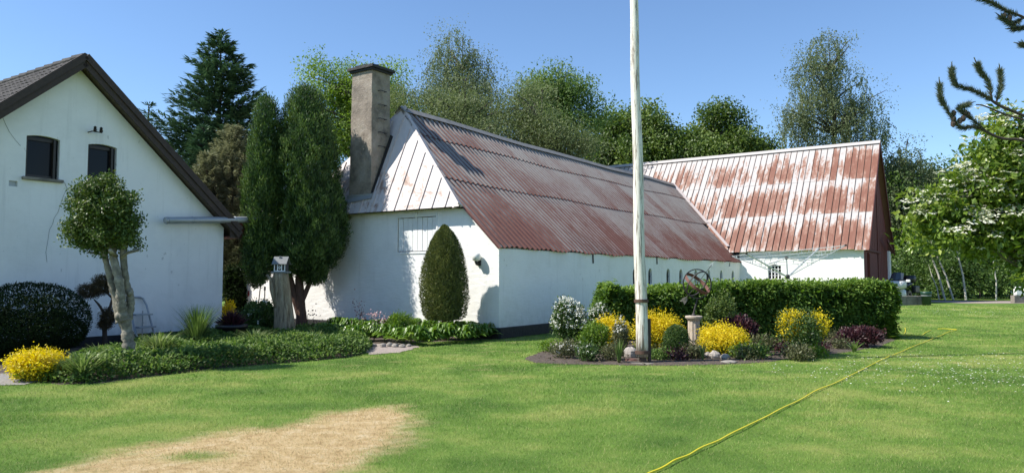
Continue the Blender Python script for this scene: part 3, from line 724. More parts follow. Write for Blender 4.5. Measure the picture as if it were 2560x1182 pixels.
for sgn in (0, 1):
    e = lambda v: (WEND-v if sgn else v)
    for i in range(3):
        t0, t1 = i/3+.012, (i+1)/3+.02
        p = bp(-.30, e(BH), HE2+.085); q = bp(AH+.05, WB, HR+.155)
        d = q-p; a, b = p+d*t0, p+d*t1
        s1 = nrm(np.cross(d, nrmM if not sgn else nrm(K+KM*V))); s1 = s1*(1 if s1 @ U > 0 else -1)
        s2 = nrm(np.cross(d, nrm(K-ke*U))); s2 = s2*(1 if (s2 @ V)*(1 if not sgn else -1) > 0 else -1)
        MB().add([a, a+s1*.20-K*.06, a+s2*.20-K*.02, b, b+s1*.20-K*.06, b+s2*.20-K*.02], [(0, 1, 4, 3), (0, 3, 5, 2), (0, 2, 1), (3, 4, 5)]).build('hip_cap', 'roof_hip', roof)
# chimney standing through the hip
ch = empty('chimney', bp(0, 0, 0)); ch.parent = barn; ch.location = (0, 0, 0)
bpy.data.objects.remove(ch)
cu0, cu1, cv0, cv1 = -.10, .78, 4.64, 5.60; cz0, cz1 = 3.6, 8.02
mb = MB(); n = 14; Vx = []; Fc = []
for i in range(n+1):
    f = i/n; z = cz0+(cz1-cz0)*f; tp = .05*f
    for (a, b) in ((cu0, cv0), (cu1, cv0), (cu1, cv1), (cu0, cv1)):
        s = np.array([a+(tp if a == cu0 else -tp), b+(tp if b == cv0 else -tp)])+rs.normal(size=2)*.006
        Vx.append(bp(s[0], s[1], z))
Fc = [(i*4+k, i*4+(k+1) % 4, (i+1)*4+(k+1) % 4, (i+1)*4+k) for i in range(n) for k in range(4)]+[(n*4+3, n*4+2, n*4+1, n*4)]
Fc = [f[::-1] for f in Fc]
chim = MB().add(Vx, Fc).build('chimney', 'chimney_render', barn, bevel=.012, label='tall stained rendered chimney')
cm, cn = (cu0+cu1)/2, (cv0+cv1)/2
MB().obox(bp(cm, cn, cz1+.03), U*.50, V*.55, K*.045).build('cap', 'tar', chim, bevel=.01)
MB().obox(bp(cm, cn, cz1-.05), U*.45, V*.49, K*.03).build('collar', 'tar', chim, bevel=.01)
for i in range(5):
    z = 7.35-i*.43; y = cv0+.03*(z-cz0)/4.4
    MB().tube([bp(cm-.13, y+.02, z), bp(cm-.13, y-.09, z-.01), bp(cm+.13, y-.09, z-.01), bp(cm+.13, y+.02, z)], .012, 6).build('rung', 'iron', chim)
MB().prism([hippt(cv0-.06, .13, .04), hippt(cv1+.05, .13, .04), hippt(cv1+.05, .18, .045), hippt(cv0-.06, .18, .045)], -U*.02).build('flashing', 'grey_metal', chim)
MB().beam(bp(cu0-.012, cv0-.03, 4.08), bp(cu0-.012, cv1+.03, 4.08), .02, .12).build('lead_strip', 'aluminium', chim)
MB().beam(bp(cu0+.02, cv0-.015, 4.12), bp(cu1-.02, cv0-.015, 6.03), .09, .03, V).build('side_flashing', 'tar', chim)

# ================================================================ CROSS BARN
b2 = empty('barn', bp(L1, -S2, 0), 'tall cross barn with peeling red seamed roof and red boarded gable', 'barn')
s0, z0 = onfront2(1919, 660); s1_, z1 = onfront2(1952, 660); _, zb = onfront2(1935, 697)
win2 = [(s0, zb), (s1_, zb), (s1_, z1-.08), ((s0+s1_)/2, z1+.0), (s0, z1-.08)]
# front wall runs from the long barn to the corner at S2
mb = wall_with_holes([(-.02, 0), (S2-.02, 0), (S2-.02, E2+.05), (-.02, E2+.05)], [win2], C0+U*L1, -V, -U, .25)
mb.build('front_wall', 'barn_white', b2)
wo = MB().obox(bp(L1+.2, -(s0+s1_)/2, (zb+z1)/2), U*.01, V*((s1_-s0)/2+.05), K*((z1-zb)/2+.05)).build('window', 'glass', b2)
fr = MB()
for i in range(5): f = i/4; fr.beam(bp(L1+.12, -(s0+(s1_-s0)*f), zb), bp(L1+.12, -(s0+(s1_-s0)*f), z1-.06), .04, .04)
for i in range(5): f = i/4; fr.beam(bp(L1+.13, -s0, zb+(z1-.09-zb)*f+.01), bp(L1+.12, -s1_, zb+(z1-.09-zb)*f+.01), .018, .018)
fr.build('frame', 'white_paint', wo)
MB().beam(bp(L1-.02, -s0+.04, zb-.04), bp(L1-.02, -s1_-.04, zb-.04), .1, .06).build('sill', 'concrete', wo)
MB().obox(bp(L1+.03, -S2+.08, E2/2), U*.05, V*.09, K*(E2/2)).build('corner_pilaster', 'barn_white', b2)
# red boarded gable
gab = wall_with_holes([(0.05, 0), (W2-.05, 0), (W2-.05, E2), (W2/2, R2-.12), (.05, E2)], [], bp(L1, -S2+.02, 0), U, -V, .08).build('gable_wall', 'red_dark', b2)
nbd = 29
for i in range(nbd):
    a = .06+(W2-.12)*i/nbd; b = .06+(W2-.12)*(i+1)/nbd-.014
    zt = lambda u: E2+min(u, W2-u)*K2-.2
    if a < W2/2 < b: continue
    MB().prism([bp(L1+a, -S2-.005, .12), bp(L1+b, -S2-.005, .12), bp(L1+b, -S2-.005, zt(b)), bp(L1+a, -S2-.005, zt(a))], -V*(.022+.006*(i % 2))).build('board', 'red_wood', gab)
dr_ = MB().obox(bp(L1+2.2, -S2-.075, 1.45), U*1.25, V*.03, K*1.35).build('barn_door', 'red_wood', b2)
MB().beam(bp(L1+.3, -S2-.09, 2.92), bp(L1+4.9, -S2-.09, 2.92), .07, .09).build('door_rail', 'red_dark', dr_)
MB().beam(bp(L1+1.0, -S2-.12, .2), bp(L1+1.0, -S2-.12, 2.75), .03, .1, U).build('door_batten', 'red_dark', dr_)
MB().obox(bp(L1+W2-.35, -S2-.07, 1.55), U*.34, V*.05, K*1.55).build('gable_pier', 'barn_white', b2)
MB().beam(bp(L1+5.4, -S2-.35, 3.6), bp(L1+7.4, -S2-.35, 3.15), .06, .16).build('leaning_plank', 'red_dark', b2)
MB().obox(bp(L1+W2/2, 6.0, E2/2), U*(W2/2-.3), V*.2, K*(E2/2)).build('inner_wall', 'barn_white', b2)
MB().obox(bp(L1+W2-.15, 2.0, E2/2), U*.12, V*(S2+1.8), K*(E2/2)).build('back_wall', 'barn_white', b2)
# roof
ov = .22
rf2 = MB().prism([bp(L1-.1, -S2+.03, E2-.16), bp(L1-.1, 14, E2-.16), bp(L1+W2/2, 14, R2-.06), bp(L1+W2/2, -S2+.03, R2-.06)], K*.05).prism([bp(L1+W2+.1, -S2+.03, E2-.16), bp(L1+W2+.1, 14, E2-.16), bp(L1+W2/2, 14, R2-.06), bp(L1+W2/2, -S2+.03, R2-.06)], K*.05).build('roof', 'dark_wood', b2)
c2 = math.sqrt(1+K2*K2); n2v = nrm(K-K2*U)
tot = W2/2+ov
rfr = [(0, .335), (.325, .655), (.645, 1.0)]
pw = .31; v0 = -S2-.28
npn = int((13.5-v0)/pw)
for r, (fa, fb) in enumerate(rfr):
    for i in range(npn):
        a = v0+i*pw; b = a+pw
        # hidden below the long barn's roof
        utop = -ov+tot*fb; ztop = E2+K2*utop
        if a > (ztop-HE)/KM+.4 and b < WB: continue
        if a > WB and ztop < HR-.2 and a < WEND-1: continue
        Vx = []; at = {'su': [], 'ss': [], 'row': []}
        jit = rs.uniform(0, .006); pj = rs.uniform(-1, 1)
        for j in range(7):
            f = fa+(fb-fa)*j/6; u = -ov+tot*f; z = E2+K2*u+.05
            if r == 0 and j == 0: u -= rs.uniform(0, .05); z = E2+K2*u+.05
            wv = .003*math.sin(j*1.7+i)
            for v, h in ((a, .016), (a+.014, .016), (a+.018, .001), (a+pw*.5, wv), (b-.003, .001), (b, .012)):
                Vx.append(bp(L1+u, v, z)+n2v*(h+jit+.008*r)); at['su'].append(v); at['ss'].append((u+ov)*c2*.45); at['row'].append(j/6); at.setdefault('pan', []).append(pj)
        q = [(j*6+k, j*6+k+1, (j+1)*6+k+1, (j+1)*6+k)[::-1] for j in range(6) for k in range(5)]
        link('roof_panel', np_mesh('roof_panel', Vx, quads=q, mat='roof_seamed', attrs={k: np.array(x) for k, x in at.items()}), rf2)
for i in range(npn):
    a = v0+i*pw; us = [-ov-.02, -ov+tot] if a < .6 else [max(-ov, ((HE+KM*min(a, WB)+.12)-E2)/K2), -ov+tot]
    if us[1]-us[0] < .3: continue
    P0, P1 = (bp(L1+u, a+.007, E2+K2*u+.05)+n2v*.034 for u in us)
    MB().beam(P0, P1, .016, .03, n2v).build('seam', 'rust_band', rf2)
MB().prism([bp(L1+W2/2, v0, R2+.08), bp(L1+W2/2, 13.5, R2+.08), bp(L1+W2+ov, 13.5, E2-.2), bp(L1+W2+ov, v0, E2-.2)], K*.02).build('back_sheet', 'roof_seamed', rf2)
for i in range(7):
    a = v0-.02+i*2.8; b = a+2.84; A = lambda v, du, dz: bp(L1+W2/2+du, v, R2+.16+dz+.004*(i % 2))
    Vx = [A(a, -.16, -.16), A(a, 0, .02), A(a, .16, -.16), A(b, -.16, -.16), A(b, 0, .02), A(b, .16, -.16)]
    link('ridge_cap', np_mesh('ridge_cap', Vx, quads=[(0, 1, 4, 3), (1, 2, 5, 4)], mat='roof_seamed', attrs={'su': np.array([p[0] for p in Vx]), 'ss': np.full(6, 9.0), 'row': np.full(6, 1.0)}), rf2)
# verge board and valley flashing
MB().beam(bp(L1-ov, v0-.01, E2-K2*ov-.02), bp(L1+W2/2, v0-.01, R2+.02), .03, .20, n2v).build('verge_board', 'red_dark', rf2)
MB().beam(bp(L1+W2+ov, v0-.01, E2-K2*ov-.02), bp(L1+W2/2, v0-.01, R2+.02), .03, .20, nrm(K+K2*U)).build('verge_board', 'red_dark', rf2)
va = (E2-HE)/KM; pA = bp(L1-.05, va-.15, E2+.06); pB = bp(ue, WB, HR+.13); d = pB-pA
for i in range(3):
    a, b = pA+d*(i/3-.01), pA+d*((i+1)/3+.01); s1 = nrm(np.cross(d, nrm(n2v+nrmM)))
    MB().obox((a+b)/2+n2v*.055, (b-a)/2, s1*.085, nrm(np.cross(d, s1))*.008).build('valley_flashing', 'roof_hip', rf2)

# ================================================================ HOUSE
HS, HA, HK = 3.923, 6.50, .897
house = empty('farmhouse', hp(-HS, 0, 0), 'white gabled farmhouse with dark bargeboards and two small attic windows', 'house')
def onh(x, y): P = onplane(x, y, HC, V); return ((P-HC) @ U, P[2])
hole2 = []
for a, b, yt, yb in ((67, 151, 331, 446), (221, 293, 353, 482)):
    xa, zt = onh(a, yt+3); xb, _ = onh(b, yt+10); _, zb = onh((a+b)/2, yb)
    hole2.append((xa, xb, zb, zt))
vx, vz = onh(33, 459)
def zw(u): return HA-HK*abs(u+HS)
outer = [(-2*HS, .24), (0, .24), (0, zw(0)), (-HS, HA), (-2*HS, zw(0))]
loops = [arch(a, b, c, d, .045) for a, b, c, d in hole2]
vent = [(vx-.085, vz-.06), (vx+.085, vz-.06), (vx+.085, vz+.06), (vx-.085, vz+.06)]
wall_with_holes(outer, loops+[vent], HC, U, -V, .14).build('gable_wall', 'house_white', house)
MB().obox(hp(vx, .09, vz), U*.084, V*.03, K*.059).build('vent_grille', 'grey_metal', house)
for (a, b, c, d) in hole2:
    w = MB().prism([hp(x, .112, z) for x, z in arch(a+.002, b-.002, c+.002, d-.003, .045)], V*.02).build('window', 'glass', house)
    fr = MB().beam(hp(a+.03, .10, c), hp(a+.03, .10, d-.04), .05, .06, V).beam(hp(b-.10, .10, c), hp(b-.10, .10, d-.05), .05, .16, V).beam(hp(a+.06, .098, c+.035), hp(b-.06, .098, c+.035), .05, .06).beam(hp(a+.06, .098, d-.085), hp(b-.06, .098, d-.085), .05, .07)
    fr.build('frame', 'window_wood', w)
    MB().obox(hp((a+b)/2, -.015, c-.035), U*((b-a)/2+.07), V*.075, K*.033).build('sill', 'concrete', w, bevel=.008)
MB().obox(hp(-HS, .10, .118), U*(HS+.0), V*.12, K*.118).build('plinth', 'tar', house)
MB().obox(hp(-.07, 6.2, 1.5), U*.06, V*6.05, K*1.5).build('side_wall', 'house_white', house)
MB().obox(hp(-2*HS+.07, 6.2, 1.5), U*.06, V*6.05, K*1.5).build('side_wall', 'house_white', house)
MB().obox(hp(-HS, 12.3, 1.5), U*HS, V*.06, K*1.5).build('back_wall', 'house_white', house)
# cracks in the plaster
for path in (((160, 455), (165, 470), (158, 490), (150, 515), (143, 530), (137, 545), (130, 560), (124, 575), (121, 600), (116, 630), (118, 655)), ((3, 285), (14, 310), (23, 330), (38, 350), (52, 365))):
    pts = [hp(*(lambda q: (q[0], -.004, q[1]))(onh(x+random.uniform(-2, 2), y))) for x, y in path]
    mb = MB()
    for p, q in zip(pts[:-1], pts[1:]): mb.beam(p, q, .004, random.uniform(.005, .012), V)
    mb.build('plaster_crack', 'crack_line', house)
# roof: slabs, bargeboards, tiles
OVF, RT = .34, .16
ru0, ru1 = -2*HS-.62, .30
def zr(u): return HA+.07-HK*abs(u+HS)
nl = nrm(K-HK*U); nr = nrm(K+HK*U)                        # left slope faces -u, right slope +u
nl = nrm(K-HK*U)
left = [hp(-HS, -OVF+.05, zr(-HS)), hp(ru0, -OVF+.05, zr(ru0)), hp(ru0, 12.6, zr(ru0)), hp(-HS, 12.6, zr(-HS))]
right = [hp(-HS, -OVF+.05, zr(-HS)), hp(ru1, -OVF+.05, zr(ru1)), hp(ru1, 12.6, zr(ru1)), hp(-HS, 12.6, zr(-HS))]
hroof = MB().prism(left, K*.10).prism(right[::-1], K*.10).build('roof', 'soffit', house)
for sg, e in ((0, ru0), (1, ru1)):
    up = nl if sg == 0 else nr
    for k, (off, hh, yy) in enumerate(((.06, .20, 0), (.20, .15, -.035))):
        p = hp(-HS, -OVF+.02+yy, zr(-HS)+off-.05); q = hp(e, -OVF+.02+yy, zr(e)+off-.05)
        MB().beam(p, q, .05, hh, up).build('bargeboard', 'dark_wood', hroof)
# eaves box end at the lower right corner
MB().prism([hp(.02, -OVF+.06, zr(.02)-.02), hp(ru1, -OVF+.06, zr(ru1)-.0), hp(ru1, -OVF+.06, 2.72), hp(.26, -OVF+.06, 2.70), hp(.02, -OVF+.06, 2.70)], V*.04).build('eaves_box', 'dark_wood', hroof)
MB().prism([hp(.02, -OVF+.11, 2.72), hp(ru1, -OVF+.11, 2.72), hp(ru1, 12, 2.72), hp(.02, 12, 2.72)], K*.03).build('soffit_board', 'red_wood', hroof)
MB().prism([hp(ru1+.01, -.12, 2.74), hp(ru1+.60, -.12, 2.74), hp(ru1+.10, -.12, 3.22), hp(ru1+.01, -.12, 3.22)], V*3.2).build('eaves_panel', 'red_wood', hroof)
MB().beam(hp(ru1+.02, -.14, 2.72), hp(ru1+.64, -.14, 2.72), .05, .04, V).build('eaves_trim', 'dark_wood', hroof)
# cement roof tiles on the left slope: 300 nearest as pieces, the rest joined
c1 = math.sqrt(1+HK*HK); tw, tl = .21, .30
dn = nrm(-U-HK*K)                                        # down the left slope
def tile_mesh():
    mb = []; n = 7; Vx = []
    for s in (0, 1):
        for i in range(n):
            f = i/(n-1); h = .038*max(0, math.sin(f*math.pi*1.0))**1.0 if f > .0 else 0
            h = .045*math.sin(f*math.pi)
            Vx.append(V*(f*tw)+dn*(s*(tl+.05))+nl*(h+.012+(.022 if s else 0)))
    for i in range(n):
        f = i/(n-1); Vx.append(V*(f*tw)+dn*(tl+.05)+nl*(.045*math.sin(f*math.pi)+.0))
    q = [(i, i+1, n+i+1, n+i) for i in range(n-1)]+[(n+i, n+i+1, 2*n+i+1, 2*n+i) for i in range(n-1)]
    return np.array(Vx), np.array(q)
TV, TQ = tile_mesh(); tme = np_mesh('roof_tile', TV, quads=TQ, mat='roof_tile')
O0 = hp(-HS, -OVF-.03, zr(-HS)+.11); cnt = 0; rest = []
cells = [(r, c) for r in range(20) for c in range(60)]
near300 = set((r, c) for r in range(10) for c in range(29))
for r, c in cells:
    P = O0+V*(c*tw)+dn*(r*tl)+nl*rs.uniform(0, .008)
    if (r, c) in near300:
        o = link('roof_tile', tme, hroof); o.location = Vector(P)-Vector(house.location)-Vector(hroof.location); o.rotation_euler = (0, 0, rs.normal()*.012); cnt += 1
    else: rest.append(TV+P)
rv = np.concatenate(rest); rq = np.concatenate([TQ+i*len(TV) for i in range(len(rest))])
tag(link('roof_tiles', np_mesh('roof_tiles', rv, quads=rq, mat='roof_tile'), hroof), kind='stuff')
MB().prism([hp(-HS, -OVF, zr(-HS)+.11), hp(-HS, 12.6, zr(-HS)+.11), hp(ru1, 12.6, zr(ru1)+.11), hp(ru1, -OVF, zr(ru1)+.11)], K*.03).build('right_slope_tiles', 'roof_tile', hroof)
for i in range(28):
    a = -OVF+.04+i*.45; MB().tube([hp(-HS, a, zr(-HS)+.13), hp(-HS, a+.48, zr(-HS)+.13+.015)], [.10, .115], 8).build('ridge_tile', 'roof_tile', hroof)
# insulator bracket above the right-hand window
ix, iz = onh(229, 329)
ins = empty('insulator_bracket', hp(ix, 0, iz), 'small dark insulator bracket on the gable above the attic windows', 'bracket')
MB().beam(hp(ix-.08, .02, iz-.03), hp(ix-.08, -.22, iz-.03), .02, .02).beam(hp(ix-.10, -.2, iz-.03), hp(ix+.14, -.2, iz-.03), .02, .02, V).build('arm', 'iron', ins)
for dx in (-.02, .12): MB().lathe([(.012, -.02), (.035, 0), (.04, .05), (.028, .06), (.034, .10), (.015, .12)], hp(ix+dx, -.2, iz-.02), 10).build('insulator', 'glass', ins)
# metal flue pipe running level along the gable towards the barn
A = onplane(415, 551, HC-V*.30, V); Bp = onplane(645, 549, HC-V*.30, V)
pipe = empty('flue_pipe', (A[0], A[1], A[2]-.1), 'horizontal grey metal pipe projecting along the gable past the house corner', 'pipe')
MB().tube([A+(Bp-A)*f for f in np.linspace(0, 1, 6)], .088, 18).build('pipe', 'grey_metal', pipe, True)
for f in (.26, .72): q = A+(Bp-A)*f; MB().tube([q, q+(Bp-A)*.012], .092, 18).build('joint', 'grey_metal', pipe, True)
MB().tube([A-(Bp-A)*.008, A+(Bp-A)*.012], [.086, .094], 18).build('end_cap', 'grey_metal', pipe, True)
for f in (.12, .45): q = A+(Bp-A)*f; MB().beam(q, q+V*.31, .03, .05).build('bracket', 'iron', pipe)

# ================================================================ THINGS IN THE GARDEN
# wall lamp on the barn's end wall
v, z = onend(1199, 650)
lamp = empty('wall_lamp', bp(0, v, z-.15), 'round white glass wall lamp on a dark base on the barn end wall', 'lamp')
MB().obox(bp(-.03, v, z-.08), U*.03, V*.06, K*.07).build('base', 'iron', lamp, bevel=.01)
MB().tube([bp(-.05, v, z-.10), bp(-.13, v, z-.11), bp(-.15, v, z-.03)], [.035, .035, .055], 10).build('holder', 'iron', lamp, True)
MB().lathe([(.055, -.03), (.10, 0), (.125, .07), (.12, .14), (.08, .19), (.02, .205)], bp(-.15, v, z-.0), 18).build('shade', 'lens', lamp, True)
# flagpole
B = gp(1606, 907); Tp = pp(1576, -330, B[1]+.25); 
fp = empty('flagpole', B, 'tall white wooden flagpole with peeling paint and two rusty iron bands', 'flagpole')
d = Tp-B
def polept(f): return B+d*f+np.array([.01*math.sin(f*20), 0, 0])
hgt = d[2]
fs = np.linspace(.012, 1, 30)
r_at = lambda f: .118-.052*f
MB().tube([polept(f) for f in fs], [r_at(f) for f in fs], 18).build('pole', 'pole_paint', fp, True)
for i, y in enumerate((752, 880)):
    f = (pp(1600, y, B[1])[2])/hgt
    MB().ring(polept(f), d, r_at(f)+.012, .03, .012, 22).build('iron_band', 'rust_band', fp)
q = np.array([r_at(0)+.018, .02, 0])
MB().beam(B+q+K*.03, polept(.085)+q, .05, .14, np.array([0, 1.0, 0])).build('support_post', 'dark_wood', fp)
MB().obox(B+K*.06+np.array([.01, 0, 0]), [.06, 0, 0], [0, .06, 0], [0, 0, .08]).build('foot', 'dark_wood', fp)
MB().lathe([(.24, 0), (.25, .012), (.23, .02)], onfloor(B)+np.array([.0, -.03, .0]), 14, lambda k, z: .12*math.sin(k*1.9)).build('base_slab', 'concrete', fp)
# sundial pedestal and armillary sphere
Y = 16.3; c = pp(1735, 842, Y); g0 = onfloor(c); ztop = pp(1735, 789, Y)[2]
ped = empty('stone_pedestal', g0, 'fluted round stone pedestal carrying the armillary sundial', 'pedestal')
MB().lathe([(.20, 0), (.20, .07), (.165, .10), (.15, .14)], g0, 24).build('base', 'cast_stone', ped)
MB().lathe([(.148, .135), (.132, .4), (.128, ztop-.10)], g0, 40, lambda k, z: -.07 if k % 4 in (0, 1) else .0).build('shaft', 'cast_stone', ped)
MB().lathe([(.13, ztop-.105), (.155, ztop-.08), (.15, ztop-.06), (.185, ztop-.045), (.19, ztop-.01), (.17, ztop)], g0, 24).build('capital', 'cast_stone', ped)
sc = pp(1743, 709, Y); R = 36*Y/F
arm = empty('armillary_sundial', g0+K*ztop, 'rusty iron armillary sphere sundial with a white-tipped arrow', 'sundial')
a0 = pp(1709, 757, Y+.1); a1 = pp(1778, 668, Y-.1); ax = nrm(a1-a0); sc = (pp(1743, 709, Y))
MB().tube([g0+K*(ztop-.002), g0+K*(ztop+.06), sc-K*(R+.0)], [.06, .02, .016], 10).build('stem', 'iron', arm)
vx_ = np.array([0, -1.0, 0])
MB().ring(sc, [0.12, -1, .05], R, .014, .011, 40).build('meridian_ring', 'iron', arm)
sd2 = nrm(np.cross(ax, [0, 1, 0]))
MB().ring(sc, nrm(np.array([.55, -.66, -.5])), R*.96, .012, .010, 40).build('hour_ring', 'iron', arm)
MB().ring(sc, nrm(ax+np.array([0, -.28, 0])), R*.97, .036, .004, 40).build('equator_band', 'rust', arm)
p0, p1 = sc-ax*R*1.42, sc+ax*R*1.62
MB().tube([p0, p1], .006, 8).build('arrow_shaft', 'iron', arm)
w = nrm(np.cross(ax, [0, 1.0, 0]))
MB().prism([p1+ax*.08, p1-ax*.07+w*.06, p1-ax*.02, p1-ax*.07-w*.06], np.array([0, .008, 0])).build('arrow_head', 'white_paint', arm)
MB().prism([p0+ax*.10, p0+ax*.02+w*.055, p0-ax*.09+w*.06, p0-ax*.05, p0-ax*.09-w*.06, p0+ax*.02-w*.055], np.array([0, .008, 0])).build('arrow_tail', 'pale_stone', arm)
# rotary clothes dryer behind the hedge
Yd = 25.0; hub = pp(1969, 692, Yd); fl = onfloor(hub); tpz = pp(1966, 645, Yd)
dry = empty('rotary_clothes_dryer', fl, 'open rotary clothes dryer with metal arms and pegs behind the hedge', 'clothes dryer')
MB().tube([fl, hub, tpz], [.028, .026, .022], 10).build('post', 'aluminium', dry)
MB().lathe([(.05, -.08), (.075, -.05), (.075, .05), (.045, .08)], hub, 12).build('hub', 'iron', dry)
MB().lathe([(.03, -.04), (.06, -.02), (.06, .04), (.03, .06)], tpz, 12).build('top_hub', 'iron', dry)
tips = [pp(1829, 640, 25.7), pp(1866, 634, 24.0), pp(2114, 613, 24.2), pp(2047, 621, 26.3)]
for t_ in tips:
    MB().beam(hub, t_, .045, .03).build('arm', 'aluminium', dry)
    MB().tube([tpz, hub+(t_-hub)*.52], .012, 6).build('strut', 'aluminium', dry)
    MB().obox(t_, [.03, 0, 0], [0, .03, 0], [0, 0, .03]).build('tip_cap', 'iron', dry)
pg = MB()
order = [0, 1, 2, 3]
order = [0, 3, 2, 1]
for k in range(5):
    f = 1-.13*k
    for i in range(4):
        a, b = hub+(tips[order[i]]-hub)*f, hub+(tips[order[(i+1) % 4]]-hub)*f
        m_ = (a+b)/2-K*.02
        MB().tube([a, m_, b], .006, 4, False).build('washing_line', 'line_wire', dry)
        for j in range(4):
            if random.random() < .6:
                q = a+(b-a)*random.uniform(.1, .9)-K*.02; MB().obox(q-K*.035, [.008, 0, 0], [0, .008, 0], [0, 0, .045]).build('clothes_peg', 'peg', dry)
# garden hose
hp1 = [(1600, 1200), (1640, 1181), (1690, 1156), (1740, 1132), (1800, 1103), (1860, 1073), (1920, 1043), (1985, 1010), (2050, 976), (2110, 950), (2160, 924), (2210, 899), (2260, 878), (2310, 857), (2345, 843), (2365, 834), (2378, 829), (2392, 825.5), (2370, 823.5), (2344, 823)]
hp2 = [(2262, 821), (2264, 826), (2261, 836), (2256, 839.5), (2280, 840), (2304, 839.5), (2315, 832), (2329, 826.5)]
def smooth(P, n=6):
    P = [P[0]]+list(P)+[P[-1]]; out = []
    for i in range(1, len(P)-2):
        for k in range(n):
            t = k/n; a, b, c, d_ = P[i-1], P[i], P[i+1], P[i+2]
            out.append(.5*((2*b)+(-a+c)*t+(2*a-5*b+4*c-d_)*t*t+(-a+3*b-3*c+d_)*t**3))
    return out+[P[-2]]
hs = empty('garden_hose', gp(2110, 950), 'yellow garden hose lying across the lawn beside the flower bed', 'hose')
for path in (hp1, hp2):
    pts = [q+K*(.022+.004*math.sin(i*.7))+np.array([math.sin(i*.9)*.006, 0, 0]) for i, q in enumerate(smooth([gp(*p) for p in path]))]
    MB().tube(pts, .009, 6).build('hose', 'hose', hs, True)
# stump with bird house
Y = 18.6; sb = onfloor(pp(716, 860, Y)); st = pp(703, 683, Y)
stump = empty('tree_stump', sb, 'tall leaning split tree stump below the bird house', 'stump')
pts = [sb+(st-sb)*f for f in np.linspace(0, 1, 14)]
mb = MB(); n = 22; Vx = []
for i, p in enumerate(pts):
    r = .25-.07*i/13+(.04 if i == 0 else 0)
    for k in range(n):
        a = 2*math.pi*k/n; rr = r*(1+.09*math.sin(k*2.1+i*.25)+.05*math.sin(k*5.3)+.03*rs.normal()); Vx.append(p+np.array([math.cos(a)*rr, math.sin(a)*rr, .02*rs.normal() if i in (0, 13) else 0]))
m = len(pts)
Fc = [(i*n+k, i*n+(k+1) % n, (i+1)*n+(k+1) % n, (i+1)*n+k) for i in range(m-1) for k in range(n)]+[tuple((m-1)*n+k for k in range(n))]
MB().add(Vx, Fc).build('stump', 'stump_wood', stump, True)
j = sb+(st-sb)*.62
MB().tube([j+np.array([-.12, -.05, -.2]), j+np.array([-.26, -.05, .25]), j+np.array([-.30, -.04, .5]), j+np.array([-.42, -.04, .62])], [.09, .075, .055, .025], 7).build('broken_branch', 'stump_wood', stump, True)
MB().tube([j+np.array([-.29, -.04, .42]), j+np.array([-.25, -.02, .60])], [.04, .015], 6).build('broken_branch', 'stump_wood', stump, True)
bh = empty('bird_house', st+K*.0, 'small half-timbered bird house standing on the leaning stump', 'bird house')
cx_ = st+K*.02; bw_, bd_, bz_ = .145, .13, .20
MB().obox(cx_+K*.008, [bw_+.05, 0, 0], [0, bd_+.05, 0], [0, 0, .02]).build('floor_board', 'grey_plastic', bh)
MB().obox(cx_+K*(.028+bz_/2), [bw_, 0, 0], [0, bd_, 0], [0, 0, bz_/2]).build('wall', 'black_plastic', bh)
for dx in (-bw_+.015, -.05, .05, bw_-.015): MB().obox(cx_+np.array([dx, -bd_-.006, .028+bz_/2]), [.011, 0, 0], [0, .006, 0], [0, 0, bz_/2]).build('timber', 'white_paint', bh)
for dz in (.04, .028+bz_-.012): MB().obox(cx_+np.array([0, -bd_-.004, dz]), [bw_-.03, 0, 0], [0, .005, 0], [0, 0, .011]).build('timber', 'white_paint', bh)
wf = MB().obox(cx_+np.array([0, -bd_-.003, .125]), [.033, 0, 0], [0, .003, 0], [0, 0, .033]).build('window', 'glass', bh)
MB().ring(cx_+np.array([0, -bd_-.01, .125]), [0, 1, 0], .036, .006, .008, 4).build('frame', 'white_paint', wf)
MB().beam(cx_+np.array([0, -bd_-.009, .092]), cx_+np.array([0, -bd_-.009, .158]), .008, .006).build('frame', 'white_paint', wf)
zt = .028+bz_
rfb = MB().prism([cx_+np.array([-bw_-.04, -bd_-.06, zt-.03]), cx_+np.array([bw_+.04, -bd_-.06, zt-.03]), cx_+np.array([bw_+.04, 0, zt+.16]), cx_+np.array([-bw_-.04, 0, zt+.16])], K*.016).prism([cx_+np.array([-bw_-.04, bd_+.06, zt-.03]), cx_+np.array([bw_+.04, bd_+.06, zt-.03]), cx_+np.array([bw_+.04, 0, zt+.16]), cx_+np.array([-bw_-.04, 0, zt+.16])], K*.016).build('roof', 'birdhouse_roof', bh)
MB().prism([cx_+np.array([bw_, -bd_, zt]), cx_+np.array([bw_, bd_, zt]), cx_+np.array([bw_, 0, zt+.15])], np.array([-2*bw_, 0, 0])).build('gable', 'black_plastic', bh)
MB().obox(cx_+np.array([-.02, -.04, zt+.15]), [.018, 0, 0], [0, .018, 0], [0, 0, .04]).build('chimney', 'birdhouse_roof', rfb)
# step ladder leaning on the gable
la = onplane(352, 800, HC-V*.28, V); 
lad = empty('step_ladder', onfloor(la), 'small folded grey step ladder leaning against the farmhouse wall', 'ladder')
lu, lz0 = ((la-HC) @ U), 0
for dx in (-.24, .20):
    MB().tube([hp(lu+dx+.06, -.55, .02), hp(lu+dx+.02, -.12, .95), hp(lu+dx*.8, -.06, 1.1)], .024, 8).build('side_rail', 'grey_metal', lad)
MB().tube([hp(lu-.192, -.06, 1.1), hp(lu-.12, -.06, 1.14), hp(lu+.08, -.06, 1.14), hp(lu+.16, -.06, 1.1)], .024, 8).build('top_rail', 'grey_metal', lad)
for z in (.16, .42, .72):
    y = -.55+.43*z/.95; MB().obox(hp(lu+.02+.04*(1-z), y-.06, z), U*.21, V*.11, K*.02).build('step', 'grey_metal', lad, bevel=.004)
for dx in (-.2, .16): MB().tube([hp(lu+dx, -.08, .02), hp(lu+dx, -.07, .8)], .012, 6).build('rear_leg', 'grey_metal', lad)
